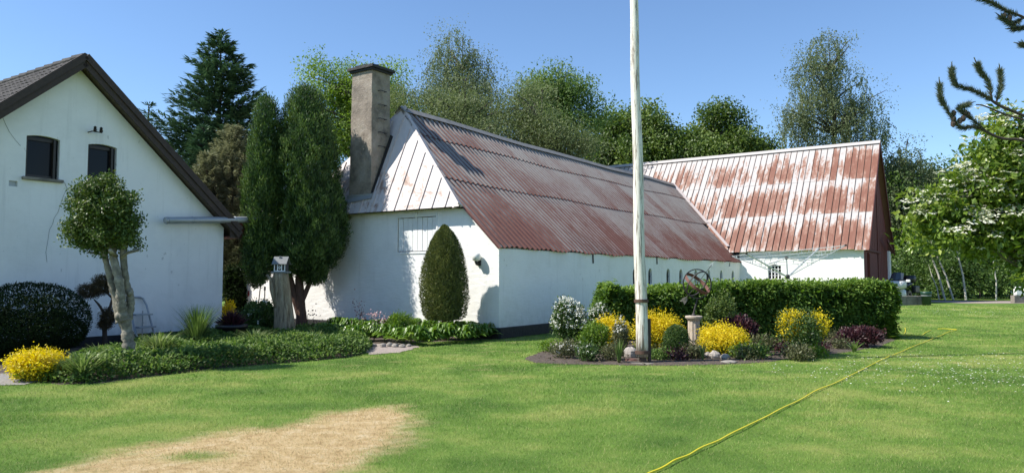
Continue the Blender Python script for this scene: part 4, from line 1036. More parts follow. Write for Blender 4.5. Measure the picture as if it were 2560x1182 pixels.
# low concrete walls, motorcycle, bucket, canisters on the far edge of the lawn
def lowwall(name, label, pts, h, w, posts):
    P = [gp(*p) for p in pts]; a, b = P; root = empty(name, a, label, 'wall', None); dd = b-a; ln = np.linalg.norm(dd[:2]); n = max(2, int(ln/.6))
    for i in range(n):
        p, q = a+dd*(i/n+.004), a+dd*((i+1)/n-.004); MB().beam(p+K*(h/2-.05), q+K*(h/2-.05), w, h+.1).build('concrete_block', 'concrete', root, bevel=.015)
    return root
lowwall('low_concrete_wall', 'low stained concrete wall in front of the parked motorcycle', [(2236, 763), (2314, 761.5)], .40, .22, True)
lowwall('low_concrete_wall', 'low concrete wall with two white canisters on top', [(2531, 757.5), (2660, 757)], .37, .25, True)
Wl = gp(2560, 757); 
def canister(px_, label):
    b = gp(px_, 757.5)+K*.36; o = empty('plastic_canister', b, label, 'canister', 'white canisters on the low wall')
    MB().obox(b+K*.16, [.155, 0, 0], [0, .11, 0], [0, 0, .16]).obox(b+K*.335, [.11, 0, 0], [0, .085, 0], [0, 0, .03]).build('body', 'can_white', o, bevel=.03)
    MB().tube([b+np.array([-.12, 0, .31]), b+np.array([-.11, 0, .42]), b+np.array([.02, 0, .44]), b+np.array([.08, 0, .36])], .02, 8).build('handle', 'can_white', o, True)
    MB().lathe([(.035, .36), (.035, .41), (.03, .415)], b+np.array([.11, 0, 0]), 12).build('cap', 'can_white', o)
canister(2546, 'white plastic canister standing on the low concrete wall')
canister(2565.5, 'white plastic canister standing on the low concrete wall')
bk = gp(2303, 762)+np.array([.0, -.42, 0])
bu = empty('green_bucket', bk, 'green plastic bucket with grey band behind the low concrete wall', 'bucket')
bk = bk+K*.0
MB().lathe([(.17, 0), (.20, .46), (.225, .47), (.23, .60), (.215, .60), (.20, .5)], bk, 20).build('body', 'green_plastic', bu, True)
MB().lathe([(.208, .40), (.213, .48), (.205, .48)], bk, 20).build('band', 'grey_plastic', bu)
# motorcycle: faces left, seen from the front quarter
mc = gp(2281, 760)+np.array([.05, .9, 0]); mo = empty('motorcycle', mc, 'parked white touring motorcycle with windshield and black panniers', 'motorcycle')
fw = nrm(np.array([-.74, -.67, 0])); sdv = np.array([-fw[1], fw[0], 0])
def mp(a, b, z): return mc+fw*a+sdv*b+K*z
def loft(mb, secs):       # sections (a, z centre, half width, half height) along the bike
    n = 12; Vx = []
    for a, z, w_, h_ in secs:
        for k in range(n):
            t_ = 2*math.pi*k/n; cs, sn = math.cos(t_), math.sin(t_)
            Vx.append(mp(a, w_*np.sign(cs)*abs(cs)**.5, z+h_*np.sign(sn)*abs(sn)**.5))
    m_ = len(secs); Fc = [(i*n+k, i*n+(k+1) % n, (i+1)*n+(k+1) % n, (i+1)*n+k) for i in range(m_-1) for k in range(n)]+[tuple(range(n))[::-1], tuple((m_-1)*n+k for k in range(n))]
    return mb.add(Vx, Fc)
for a, nm in ((.80, 'front_wheel'), (-.72, 'rear_wheel')):
    w_ = MB().ring(mp(a, 0, .31), sdv, .25, .055, .055, 28).build(nm, 'moto_black', mo)
    MB().ring(mp(a, 0, .31), sdv, .185, .03, .012, 24).ring(mp(a, 0, .31), sdv, .04, .06, .02, 16).build('rim', 'chrome', w_)
    for k in range(5): e = math.cos(k*1.257)*fw+math.sin(k*1.257)*K; MB().beam(mp(a, 0, .31)+e*.04, mp(a, 0, .31)+e*.18, .03, .02, sdv).build('spoke', 'chrome', w_)
fa_ = loft(MB(), [(1.03, .84, .22, .12), (.99, .86, .29, .17), (.86, .90, .36, .20), (.62, .90, .39, .21), (.42, .88, .36, .2)]).build('fairing', 'moto_white', mo, True)
loft(MB(), [(.70, .52, .20, .18), (.60, .46, .30, .26), (.40, .44, .31, .26), (.30, .44, .26, .22)]).build('lower_fairing', 'moto_white', mo, True)
loft(MB(), [(1.12, .55, .05, .03), (1.0, .63, .09, .04), (.80, .66, .10, .04), (.62, .60, .09, .04)]).build('front_mudguard', 'moto_white', mo, True)
loft(MB(), [(.92, 1.06, .26, .03), (.80, 1.09, .33, .05), (.60, 1.08, .35, .05), (.45, 1.05, .30, .03)]).build('dashboard', 'moto_black', mo, True)
gw = []
for i in range(7):
    t_ = (i-3)/3; gw += [mp(.90-.14*t_*t_, .30*t_, 1.08), mp(.62-.10*t_*t_, .27*t_, 1.46-.05*t_*t_), mp(.60-.10*t_*t_, .26*t_, 1.45-.05*t_*t_), mp(.88-.14*t_*t_, .29*t_, 1.08)]
MB().add(gw, [(4*i+j, 4*i+4+j, 4*i+4+(j+1) % 4, 4*i+(j+1) % 4) for i in range(6) for j in range(4)]+[(0, 1, 2, 3), (27, 26, 25, 24)]).build('windshield', 'moto_glass', mo)
MB().obox(mp(1.01, 0, .88), sdv*.17, K*.075, fw*.03).build('headlight', 'moto_glass', mo, bevel=.02)
for s in (-1, 1): MB().ell(mp(.93, s*.27, .96), (.04, .04, .05), 8, 6).build('indicator', 'rust', mo)
for s in (-1, 1):
    m_ = MB().obox(mp(.62, s*.48, 1.06), sdv*.09, K*.06, fw*.05).build('mirror', 'moto_white', mo, bevel=.02)
    MB().tube([mp(.66, s*.3, 1.0), mp(.63, s*.42, 1.05)], .014, 6).build('mirror_arm', 'moto_black', m_)
loft(MB(), [(.42, .92, .12, .1), (.25, .97, .2, .12), (0, .93, .19, .12), (-.12, .86, .13, .08)]).build('tank', 'moto_black', mo, True)
loft(MB(), [(-.05, .84, .14, .06), (-.3, .83, .18, .07), (-.45, .90, .18, .08), (-.8, .92, .17, .08), (-.95, .95, .12, .06)]).build('seat', 'moto_black', mo, True)
loft(MB(), [(.35, .42, .16, .2), (.1, .42, .20, .22), (-.2, .44, .16, .2)]).build('engine', 'iron', mo)
loft(MB(), [(-.72, 1.14, .16, .12), (-.80, 1.15, .24, .17), (-1.1, 1.15, .24, .17), (-1.18, 1.14, .18, .13)]).build('top_case', 'moto_black', mo, True)
for s in (-1, 1):
    MB().obox(mp(-.70, s*.33, .66), sdv*.10, K*.17, fw*.27).build('pannier', 'moto_black', mo, bevel=.05)
    MB().tube([mp(.42, s*.1, 1.02), mp(.36, s*.3, 1.06), mp(.25, s*.38, 1.03)], .016, 8).build('handlebar', 'moto_black', mo)
    MB().tube([mp(.78, s*.09, .31), mp(.56, s*.09, .85)], .028, 8).build('fork', 'chrome', mo)
    MB().tube([mp(.1, s*.2, .3), mp(-.9, s*.22, .33)], [.03, .045], 10).build('exhaust', 'chrome', mo)
MB().tube([mp(.1, .12, .4), mp(-.02, .32, .012)], .015, 6).build('side_stand', 'iron', mo)
# stones
def stone(name, label, px_, py_, w, h, mat='stone', dy=0, group=None):
    b = gp(px_, py_); b[1] += dy; k = b[1]/F; o = MB().ell(onfloor(b)+K*(h*k*.42), (w*k*.52, w*k*.42, h*k*.58), 11, 8, .10).build(name, mat, None, False, label=label, cat='stone', group=group); return o
stone('boulder', 'largest grey boulder in the island bed beside the flagpole', 1577, 896, 33, 30, 'stone')
stone('boulder', 'rusty flat stone lying before the boulder beside the flagpole', 1578, 903, 32, 8, 'rust')
G = 'stones at the front of the island bed'
for i, (x, y, w, h, m_, lb) in enumerate(((1787, 898, 28, 22, 'stone', 'rounded grey stone, larger of the pair below the yellow shrub'), (1813, 900, 24, 16, 'pale_stone', 'pale oval stone beside the rounded grey stone'), (1768, 895, 20, 16, 'stone', 'brownish stone half hidden behind the pair'), (1672, 900, 24, 15, 'stone', 'small mossy stone between flagpole and pedestal'), (1822, 907, 40, 7, 'pale_stone', 'flat pale slab at the front edge of the island bed'), (1905, 896, 22, 10, 'stone', 'low stone left of the yellow-edged green shrub'))):
    stone('stone', lb, x, y, w, h, m_, group=G)
G = 'stones edging the gravel strip'
for i, (x, y, w, h) in enumerate(((935, 867, 15, 9), (957, 868, 17, 11), (974, 867, 14, 12), (988, 868, 18, 10), (1006, 869, 17, 9), (1022, 867, 12, 8))):
    stone('stone', 'pale rounded stone in the row edging the gravel strip', x, y, w, h, 'pale_stone', group=G)
# black planter by the house corner
Y = 17.6; c = onfloor(pp(578, 870, Y))
pl_ = empty('plant_pot', c, 'large black plant pot at the house corner with dark leaves', 'plant pot')
MB().lathe([(.28, 0), (.34, .42), (.37, .42), (.37, .5), (.33, .5), (.31, .4)], c, 24).build('pot', 'black_plastic', pl_, True)
lv = Leaves(); n = 260; t_ = rdir(n); t_[:, 2] = np.abs(t_[:, 2]); lv.add(np.tile(c+K*.45, (n, 1))+t_*.1, nrm(t_+np.array([0, 0, .3])), rdir(n), rs.uniform(.15, .4, n), .04, rs.rand(n)); lv.build('leaves', 'leaf_purple', pl_)
# two iron stakes by the barn
for px_, lab in ((640, 'thin dark stake leaning against the yard wall, the taller one'), (661, 'thin upright stake with a dark top before the yard wall')):
    b = onfloor(pp(px_, 780, 22.6)); h_ = 1.65 if px_ == 640 else 1.35
    MB().tube([b, b+np.array([.06 if px_ == 640 else 0, .25 if px_ == 640 else 0, h_])], .016, 6).tube([b+np.array([.06 if px_ == 640 else 0, .25 if px_ == 640 else 0, h_-.12]), b+np.array([.06 if px_ == 640 else 0, .25 if px_ == 640 else 0, h_])], .03, 6).build('garden_stake', 'iron', None, label=lab, cat='stake')
# little red lantern hanging on the ivy
q = pp(625, 733, 25.4); ln_ = empty('garden_lantern', q-K*.1, 'tiny red lantern hanging on the ivy between house and barn', 'lantern')
MB().lathe([(.05, -.1), (.07, -.08), (.07, .08), (.05, .1), (.03, .15)], q, 12).build('body', 'pot_red', ln_); MB().ring(q+K*.18, [0, 1, 0], .05, .006, .006, 14).build('handle', 'iron', ln_)

# ================================================================ PLANTS
def tuft(lv, c, n, h, spread, wd, rnd0=.5, arch_=.5):
    """arching strap leaves from one root: three narrow pieces each"""
    a = rs.rand(n)*2*math.pi; hh = h*rs.uniform(.6, 1.1, n); sp = spread*rs.uniform(.2, 1.1, n)
    d = np.stack([np.cos(a), np.sin(a), np.zeros(n)], 1); side = np.stack([-np.sin(a), np.cos(a), np.zeros(n)], 1)
    base = c+d*rs.uniform(0, .12, n)[:, None]*spread*1.2; r = np.clip(rnd0+rs.normal(size=n)*.22, 0, 1)
    P = []
    for f in (0, .35, .7, 1.0):
        z = hh*(1.25*f-arch_*.75*f**2.4)*1.05; P.append(base+d*(sp*f**1.6)[:, None]+np.array([0, 0, 1])*z[:, None])
    for i, (w0, w1) in enumerate(((1, 1), (1, .7), (.7, .05))):
        v = np.stack([P[i]-side*wd*w0/2, P[i]+side*wd*w0/2, P[i+1]+side*wd*w1/2, P[i+1]-side*wd*w1/2], 1)
        lv.V.append(v.reshape(-1, 3)); lv.R.append(np.repeat(r, 4))
def grass_plant(name, label, px_, py_, Y, n, h, spread, wd, mat='leaf_blade', rnd0=.5, arch_=.5, group=None, cat='grass plant'):
    c = onfloor(pp(px_, py_, Y)); root = empty(name, c, label, cat, group); lv = Leaves(); tuft(lv, c, n, h, spread, wd, rnd0, arch_); lv.build('leaves', mat, root)
# --- island bed
hA, hB = np.array([2.35, 18.55]), np.array([10.15, 19.35])
hd = nrm(hB-hA); hn = np.array([-hd[1], hd[0]]); hl = np.linalg.norm(hB-hA); Wd_ = 1.25
hedge = empty('clipped_hedge', (*((hA+hB)/2), 0), 'long clipped leafy green hedge behind the island flower bed', 'hedge')
def hedge_h(t): return 1.27+.20*sst(0, .5, t)+.025*np.sin(t*21)
lv = Leaves()
def hedge_leaves(n, lo, hi, L_, sc):
    face = rs.choice(5, n, p=[.46, .28, .10, .04, .12]); t = rs.rand(n); s = rs.rand(n); z = rs.rand(n)**.9; dp = rs.uniform(lo, hi, n); nn = np.zeros((n, 3))
    H = hedge_h(t)
    m = face == 0; s[m] = dp[m]; nn[m] = (-hn[0], -hn[1], 0)
    m = face == 1; z[m] = 1-dp[m]*.8; nn[m] = (0, 0, 1)
    m = face == 2; t[m] = 1-dp[m]*.12; nn[m] = (hd[0], hd[1], 0)
    m = face == 3; s[m] = 1-dp[m]; nn[m] = (hn[0], hn[1], 0)
    m = face == 4; t[m] = dp[m]*.12; nn[m] = (-hd[0], -hd[1], 0)
    zz = z*H; rnd_e = .14
    # round the arrises, let the face billow
    edge = np.clip((zz-(H-.25))/.25, 0, 1); s2 = s+(edge**2)*.10*(face == 0)
    endr = np.clip((np.abs(t-.5)-.46)/.04, 0, 1)
    bil = .06*np.sin(t*hl*2.3+zz*3)+.05*np.sin(t*hl*5.1-zz*6)
    XY = hA+hd*(t*hl)[:, None]+hn*((s2+endr**2*.12*(face == 0))*Wd_)[:, None]+nn[:, :2]*bil[:, None]+hd*((t > .9)*(1-z)*.0)[:, None]
    P = np.stack([XY[:, 0], XY[:, 1], gz(XY[:, 0], XY[:, 1])+zz+bil*(face == 1)*.7], 1)+rs.normal(size=(n, 3))*.03
    D = nrm(nn*.7+rdir(n)*.7+np.array([0, 0, -.35])); Nn = nrm(nn*.6+rdir(n)*.5+np.array([0, 0, .8]))
    ph = np.sin(t*hl*3.1+zz*4)*np.sin(zz*7-t*hl*2)
    lv.add(P, D, Nn, L_*rs.uniform(.7, 1.3, n)*sc, L_*.62*rs.uniform(.8, 1.2, n)*sc, np.clip(.45+.2*ph+rs.normal(size=n)*.22+.15*(z > .9), 0, 1))
hedge_leaves(30000, 0, .09, .082, 1); hedge_leaves(17000, .06, .3, .10, 1.4); hedge_leaves(7000, .2, .5, .12, 1.6)
# loose shoots over the top
n = 700; t = rs.rand(n); XY = hA+hd*(t*hl)[:, None]+hn*(rs.rand(n)*Wd_)[:, None]; P = np.stack([XY[:, 0], XY[:, 1], hedge_h(t)+gz(XY[:, 0], XY[:, 1])+rs.uniform(-.02, .10, n)], 1)
lv.add(P, nrm(rdir(n)+np.array([0, 0, .6])), rdir(n), .08, .05, rs.uniform(.5, 1, n))
lv.build('foliage', 'leaf_hedge', hedge)
mb = MB()
for t in np.linspace(.03, .97, 20):
    q = hA+hd*t*hl+hn*Wd_*.5; b = np.array([q[0], q[1], float(gz(*q))]); mb.tube([b, b+np.array([rs.normal()*.05, 0, .6]), b+np.array([rs.normal()*.12, 0, 1.1])], [.035, .025, .01], 6, False)
mb.build('stem', 'bark', hedge)
SH = shrub_px
SH('white_flowering_shrub', 'tall shrub covered in white blossom at the end of the island bed', (1370, 742, 1478, 868), 16.6, 'leaf_shrub', 3600, .05, .03, 5, flower=(700, .036, 'blossom', .42), lump=.15, thick=.45)
SH('white_flowering_shrub', 'small white-flowered sprig leaning on the left end of the hedge', (1470, 752, 1530, 835), 17.6, 'leaf_shrub', 1500, .05, .03, 3, flower=(170, .034, 'blossom', .55), thick=.5)
YG = 'golden yellow shrubs in the island bed'
def spirea(label, box, Y, n=3400, group=YG):
    r, lob = SH('golden_shrub', label, box, Y, 'leaf_spirea', int(n*1.8), .032, .019, 7, group=group, lump=.2, thick=.35, jit=.10, up=.15)
    lv = Leaves(); l2 = [(a, b+.03, .55*c, d*.8, e*.8, f_*.7) for a, b, c, d, e, f_ in lob]; shell(lv, l2, int(n*.35), .045, .026, .08, .4, .4, .3, .3, .03, .1); lv.build('lower_foliage', 'leaf_lime', r)
spirea('golden yellow shrub between white blossom shrub and flagpole', (1478, 780, 1578, 858), 16.6)
spirea('largest golden yellow shrub, right behind the flagpole', (1582, 772, 1712, 878), 15.9, 4600)
spirea('low spreading golden yellow shrub right of the stone pedestal', (1738, 802, 1868, 880), 15.2, 4200)
spirea('golden yellow shrub at the end of the border by the gravel path', (28, 873, 165, 950), 11.6, 4200, None)
SH('green_shrub', 'fresh green shrub below the white blossom shrub', (1438, 800, 1530, 872), 15.6, 'leaf_lime', 2800, .045, .022, 5)
SH('white_flowering_shrub', 'low white-flowered plant between green shrub and flagpole', (1530, 788, 1572, 905), 15.2, 'leaf_olive', 1500, .04, .02, 4, flower=(90, .035, 'blossom', .55), thick=.5)
SH('box_ball', 'small clipped dark green box ball beside the stone pedestal', (1658, 813, 1722, 888), 14.9, 'leaf_shrub', 5200, .026, .015, 1, jit=.02, thick=.1, lump=.03)
SH('dark_shrub', 'dark glossy shrub behind the stone pedestal and sundial', (1748, 722, 1850, 850), 17.4, 'leaf_holly', 3600, .05, .03, 5, thick=.4)
SH('purple_shrub', 'dark purple-leaved shrub behind the low spreading golden shrub', (1800, 788, 1898, 872), 16.3, 'leaf_purple', 2200, .075, .042, 4, thick=.4)
SH('purple_shrub', 'purple-leaved plants at the foot of the hedge end', (2078, 818, 2205, 880), 17.2, 'leaf_purple', 2600, .075, .03, 5, thick=.4, depth=.5)
r, lob = SH('variegated_shrub', 'large round green shrub edged with golden yellow leaves', (1936, 762, 2076, 898), 15.3, 'leaf_shrub', 5200, .038, .022, 5, thick=.4, lump=.12)
lv = Leaves(); Lb = [(l[0]+s*l[3]*.55, l[1]-.05, l[2]+l[5]*.25, l[3]*.55, l[4]*.6, l[5]*.62) for l in lob[:1] for s in (-1.35, 1.35, -.6)]; shell(lv, Lb, 1700, .042, .022, .08, .4, .5, .2, .3, .25, .12); lv.build('golden_foliage', 'leaf_spirea', r)
low = 'low plants at the front of the island bed'
for lab, box, Y, mt, n, L_, fl in (
    ('low greyish plant with tiny white flowers at the tip of the bed', (1372, 852, 1450, 908), 14.7, 'leaf_olive', 900, .04, (70, .025, 'blossom', .3)),
    ('low leafy rose below the green shrub', (1440, 858, 1500, 918), 14.2, 'leaf_shrub', 900, .045, (30, .03, 'blossom', .4)),
    ('sparse brownish low plant left of the boulder', (1498, 865, 1560, 915), 14.3, 'leaf_olive', 750, .04, None),
    ('dark low plant at the foot of the flagpole', (1618, 888, 1690, 915), 14.45, 'leaf_cover', 1300, .05, None),
    ('olive low plant in front of the stone pedestal', (1700, 866, 1762, 905), 14.6, 'leaf_olive', 800, .045, None),
    ('dull low plant between the golden and variegated shrubs', (1868, 836, 1932, 892), 15.3, 'leaf_olive', 900, .05, None),
    ('low green plant right of the pale oval stone', (1828, 868, 1880, 902), 14.7, 'leaf_lime', 700, .05, None),
    ('low plant under the variegated shrub', (1950, 868, 2040, 905), 14.4, 'leaf_olive', 1100, .045, None),
    ('small green plant in front of the purple plants', (2018, 872, 2066, 896), 14.9, 'leaf_lime', 400, .06, None)):
    SH('low_plant', lab, box, Y, mt, n, L_, L_*.5, 4, cat='plant', group=low, flower=fl, stems=False, thick=.6, jit=.12)
for lab, x, y, n, h, s, w in (('iris leaf tuft between boulder and white-flowered plant', 1548, 908, 26, .42, .14, .03), ('iris leaf tuft right of the pedestal foot', 1757, 902, 20, .34, .10, .028), ('spiky green rosette on bare soil before the purple plants', 2136, 880, 30, .24, .24, .04)):
    P = gp(x, y); grass_plant('iris_plant', lab, x, y, P[1], n, h, s, w, 'leaf_blade', .5, .3, 'strap-leaved plants in the island bed', 'plant')
FG = 'low weedy plants filling gaps in the island bed'
for i in range(26):
    x = rs.uniform(1375, 2180)
    while 1545 < x < 1612 or 1745 < x < 1850: x = rs.uniform(1375, 2180)
    yb = np.interp(x, [1375, 1450, 1640, 1800, 1930, 2040, 2180], [903, 908, 909, 909, 901, 888, 872])-rs.uniform(2, 30); P = gp(x, yb); w_ = rs.uniform(16, 34)
    SH('low_plant', 'low weedy plant filling a gap in the island bed', (x-w_, yb-rs.uniform(14, 32), x+w_, yb), P[1], ['leaf_olive', 'leaf_shrub', 'leaf_lime', 'leaf_cover', 'leaf_olive', 'leaf_purple'][rs.randint(6)], 420, .045, .022, 4, cat='plant', group=FG, stems=False, thick=.7, jit=.14)
# fallen leaves and clods on the bed soil
lv = Leaves(); n = 2600; q = np.stack([rs.uniform(.2, 10.2, n), rs.uniform(13.3, 19.5, n)], 1); q = q[poly_sdf(q, np.array(BED)) > .05]; n = len(q)
lv.add(np.stack([q[:, 0], q[:, 1], gz(q[:, 0], q[:, 1])+rs.uniform(.03, .075, n)], 1), rdir(n)*np.array([1, 1, .3]), np.tile(K, (n, 1))+rdir(n)*.6, rs.uniform(.03, .08, n), .03, rs.rand(n)); lv.build('leaf_litter', 'leaf_bonsai', None, label='dry leaf litter strewn over the island bed soil', cat='litter', kind='stuff')

# --- border along the house and barn
LBF = np.array([gp(*p)[:2] for p in [(110, 955), (200, 960), (400, 937), (600, 916), (780, 901), (880, 891), (918, 880), (925, 866), (860, 848), (760, 838), (620, 842), (470, 852), (350, 872), (230, 905), (150, 925)]])
def cover():
    n = 90000; lo, hi = LBF.min(0), LBF.max(0); q = lo+(hi-lo)*rs.rand(n, 2); s = poly_sdf(q, LBF); k = s > -.04; q, s = q[k], s[k]; n = len(q)
    h = (.30+.10*wob2(q[:, 0]*1.1, q[:, 1]*1.3))*np.sqrt(np.clip((s+.05)/.42, .02, 1)); top = rs.rand(n) < .72
    z = np.where(top, h*rs.uniform(.82, 1.05, n), h*rs.rand(n)); P = np.stack([q[:, 0], q[:, 1], z], 1)+rs.normal(size=(n, 3))*.012
    lv = Leaves(); lv.add(P, nrm(rdir(n)+np.array([.1, -.35, .1])), nrm(rdir(n)*.65+np.array([-.1, -.35, .9])), rs.uniform(.05, .095, n), rs.uniform(.03, .052, n), np.clip(.5+.22*wob2(q[:, 0]*2, q[:, 1]*2)+rs.normal(size=n)*.25, 0, 1))
    lv.build('ground_cover', 'leaf_cover', None, label='dense low green ground cover filling the border', cat='ground cover', kind='stuff')
cover()
# hostas along the barn end wall
def hosta(c, n, h, s):
    lv = Leaves(); a = rs.rand(n)*2*math.pi; r = np.clip(.5+rs.normal(size=n)*.22, 0, 1); el = rs.rand(n)
    d = np.stack([np.cos(a), np.sin(a), np.zeros(n)], 1); side = np.stack([-np.sin(a), np.cos(a), np.zeros(n)], 1); Lh = s*rs.uniform(.8, 1.2, n); w = .085*rs.uniform(.8, 1.2, n)
    prof = ((.25, .38, .05), (.40, .70, .75), (.58, .90, 1.0), (.80, .92, .75), (1.0, .72, .03)); P = []
    for f, zf, wf_ in prof:
        P.append((c+d*(Lh*f*(.55+.5*(1-el)))[:, None]+np.array([0, 0, 1])*(h*(zf*(.45+.75*el)))[:, None], wf_*w))
    for i in range(4):
        (A_, wa), (B_, wb) = P[i], P[i+1]; up = np.array([0, 0, .02])
        for sg in (-1, 1):
            e1, e2 = A_+side*(sg*wa/2)[:, None]+up*(wa/w)[:, None], B_+side*(sg*wb/2)[:, None]+up*(wb/w)[:, None]
            v = np.stack([A_, e1, e2, B_] if sg > 0 else [A_, B_, e2, e1], 1); lv.V.append(v.reshape(-1, 3)); lv.R.append(np.repeat(r, 4))
    return lv
HG = 'hostas along the barn end wall'
for x, y in [(815, 846), (850, 852), (885, 855), (930, 852), (968, 856), (1003, 860), (1040, 864), (1075, 862), (1112, 858), (1148, 857), (1182, 853), (1215, 848), (838, 838), (872, 841), (905, 842), (945, 843), (985, 845), (1022, 847), (1058, 849), (1094, 848), (1130, 847), (1165, 845), (1200, 842), (900, 833), (965, 835), (1035, 838), (1100, 839)]:
    c = gp(x+rs.uniform(-6, 6), y); 
    if (c-C0) @ U > -.28: c = c-U*((c-C0) @ U+.28)
    root = empty('hosta_plant', c, 'leafy hosta in the bed along the barn end wall', 'hosta', HG)
    hosta(c, 84, .43*rs.uniform(.85, 1.1), .44).build('leaves', 'leaf_hosta', root)
# flowers among the hostas
for lab, x, y0, y1, dk in (('tall dark seed stalk against the shaded barn wall', 897, 765, 840, 1), ('pink columbine flowers among the hostas', 935, 788, 838, 0), ('pale columbine flowers right of the pink ones', 962, 797, 838, 0), ('thin leafy stalk on the sunlit wall strip beside the thuja', 782, 785, 850, 1)):
    q = onfloor(pp(x, 840, 18.7)); hh = pp(x, y0, 18.7)[2]; root = empty('flower_stalk', q, lab, 'flower'); mb = MB()
    for k in range(4 if not dk else 2): e = q+np.array([rs.normal()*.1, rs.normal()*.06, hh*rs.uniform(.85, 1)]); mb.tube([q, (q+e)/2+np.array([rs.normal()*.03, 0, 0]), e], .006, 4, False)
    mb.build('stem', 'dark_bark', root); lv = Leaves(); n = 60; P = q+np.array([0, 0, hh])+rs.normal(size=(n, 3))*np.array([.10, .06, .07 if not dk else .2]); P[:, 2] -= 0 if not dk else .15
    lv.add(P, rdir(n), rdir(n), .05, .035, rs.rand(n)); lv.build('blossom' if not dk else 'leaves', 'blossom_pink' if not dk else 'leaf_purple', root)
SH('lime_plant', 'bright green feathery plant behind the hostas', (962, 778, 1035, 850), 18.6, 'leaf_lime', 2200, .06, .02, 4, cat='plant', stems=False)
# strap-leaved plants of the border
G = 'strap-leaved plants of the border'
grass_plant('ornamental_grass', 'tall upright ornamental grass clump before the farmhouse wall', 492, 868, 15.9, 520, .95, .55, .014, 'leaf_blade', .35, .35, None, 'grass plant')
for lab, x, y, Y, n, h, s, w in (('daylily clump right of the holly trunk', 395, 898, 13.9, 220, .66, .5, .028), ('daylily clump beside the golden shrub at the path', 205, 950, 11.5, 160, .52, .55, .024), ('daylily clump between ground cover and plant pot', 635, 872, 15.7, 180, .58, .5, .024), ('yellowing daylily leaves spilling over the border edge', 400, 930, 12.7, 60, .30, .42, .022), ('daylily clump behind the golden shrub', 250, 915, 13.2, 70, .5, .35, .022), ('few long grass leaves beside the stump', 790, 870, 16.8, 45, .5, .3, .02)):
    grass_plant('daylily_plant', lab, x, y, Y, n, h, s, w, 'leaf_blade', .7, .6, G, 'daylily')
c = np.array([-7.35, 7.85, 0.0]); root = empty('round_shrub', c, 'round green garden shrub whose shadow falls across the lawn', 'shrub'); lv = Leaves(); shell(lv, [(c[0], c[1], .85, .55, .55, .8)], 6000, .05, .03, .05, .3, .4, .5, .3, .02, .1); lv.build('foliage', 'leaf_shrub', root); MB().tube([c, c+K*.7], [.04, .02], 6).build('stem', 'bark', root)
# big clipped ball by the house, cloud-pruned tree, shrubs by the corner
c = onfloor(pp(72, 880, 14.9)); root = empty('clipped_ball_shrub', c, 'huge dark clipped ball-shaped shrub in front of the farmhouse', 'shrub'); top = pp(72, 706, 14.9)[2]
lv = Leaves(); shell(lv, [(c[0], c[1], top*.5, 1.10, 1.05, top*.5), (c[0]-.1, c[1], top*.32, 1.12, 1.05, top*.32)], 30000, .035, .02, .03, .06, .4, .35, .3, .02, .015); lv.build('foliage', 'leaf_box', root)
MB().tube([c, c+K*.9], [.06, .03], 7).build('stem', 'dark_bark', root)
Y = 15.9; b = onfloor(pp(262, 860, Y)); root = empty('cloud_pruned_tree', b, 'small cloud-pruned tree with brownish foliage pads by the wall', 'tree')
J = [pp(262, 800, Y), pp(268, 770, Y), pp(235, 748, Y), pp(290, 740, Y), pp(282, 712, Y)]
MB().tube([b, J[0]], .05, 8).tube([J[0], pp(258, 778, Y), pp(246, 760, Y), J[2]], [.03, .028, .024, .012], 6).tube([J[0], pp(276, 765, Y), pp(281, 745, Y), pp(263, 728, Y), pp(250, 725, Y)], [.032, .028, .025, .02, .01], 6).tube([pp(281, 745, Y), J[4]], [.02, .01], 6).build('trunk', 'dark_bark', root)
for x, y, rx, ry, n in ((222, 728, 30, 20, 2200), (252, 718, 26, 22, 1600), (262, 700, 30, 14, 1400), (285, 712, 22, 22, 1300), (272, 790, 24, 22, 2000), (262, 812, 18, 12, 900)):
    lv = Leaves(); shell(lv, [lobe_px(x, y, rx, ry, Y)], n, .035, .012, .03, .4, .2, .3, .4, 0, .2); lv.build('foliage_pad', 'leaf_bonsai', root)
SH('dark_shrub', 'dark round shrub behind the stump with pale flowers', (595, 748, 700, 868), 19.6, 'leaf_shrub', 4200, .06, .035, 5, flower=(14, .06, 'blossom', .3), thick=.35)
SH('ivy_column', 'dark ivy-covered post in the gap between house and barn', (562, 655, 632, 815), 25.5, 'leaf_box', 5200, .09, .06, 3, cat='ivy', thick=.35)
SH('golden_shrub', 'small golden shrub in the shaded gap at the house corner', (553, 745, 586, 800), 21.5, 'leaf_spirea', 700, .06, .03, 3, thick=.4)
# cone-shaped yew before the barn end wall
c = gp(1110, 850); w_ = (c-C0) @ U; c = c-U*(w_+1.15); Y = c[1]; c = onfloor(pp(1110, 840, Y)); root = empty('clipped_yew_cone', c, 'clipped egg-shaped conifer on a short trunk against the barn wall', 'tree')
zt = pp(1107, 568, Y)[2]; zb = pp(1110, 800, Y)[2]; k = Y/F; lv = Leaves(); n = 26000
f = rs.rand(n)**.85; prof = 60*k*np.clip(np.sin(np.clip(.30+f*.85, 0, 1.15)/1.15*math.pi*.5)*0+np.interp(f, [0, .06, .25, .45, .65, .82, .93, 1], [.72, .90, 1.0, .97, .83, .60, .36, .05]), 0, 1)
a = rs.rand(n)*2*math.pi; rr = prof*(1-.18*rs.rand(n)**1.3)*(1+.035*np.sin(a*5+f*9)+.03*np.sin(a*11-f*23)+.05*(rs.rand(n) > .985)); P = c+np.stack([np.cos(a)*rr, np.sin(a)*rr, zb+(zt-zb)*f-c[2]], 1)
O = nrm(np.stack([np.cos(a), np.sin(a), .2+.9*f**3], 1)); lv.add(P, nrm(O*.7+rdir(n)*.6+np.array([0, 0, .6])), nrm(O+rdir(n)*.6), rs.uniform(.03, .07, n), .016, np.clip(rs.rand(n)*.8+.15*np.sin(a*4+f*13), 0, 1))
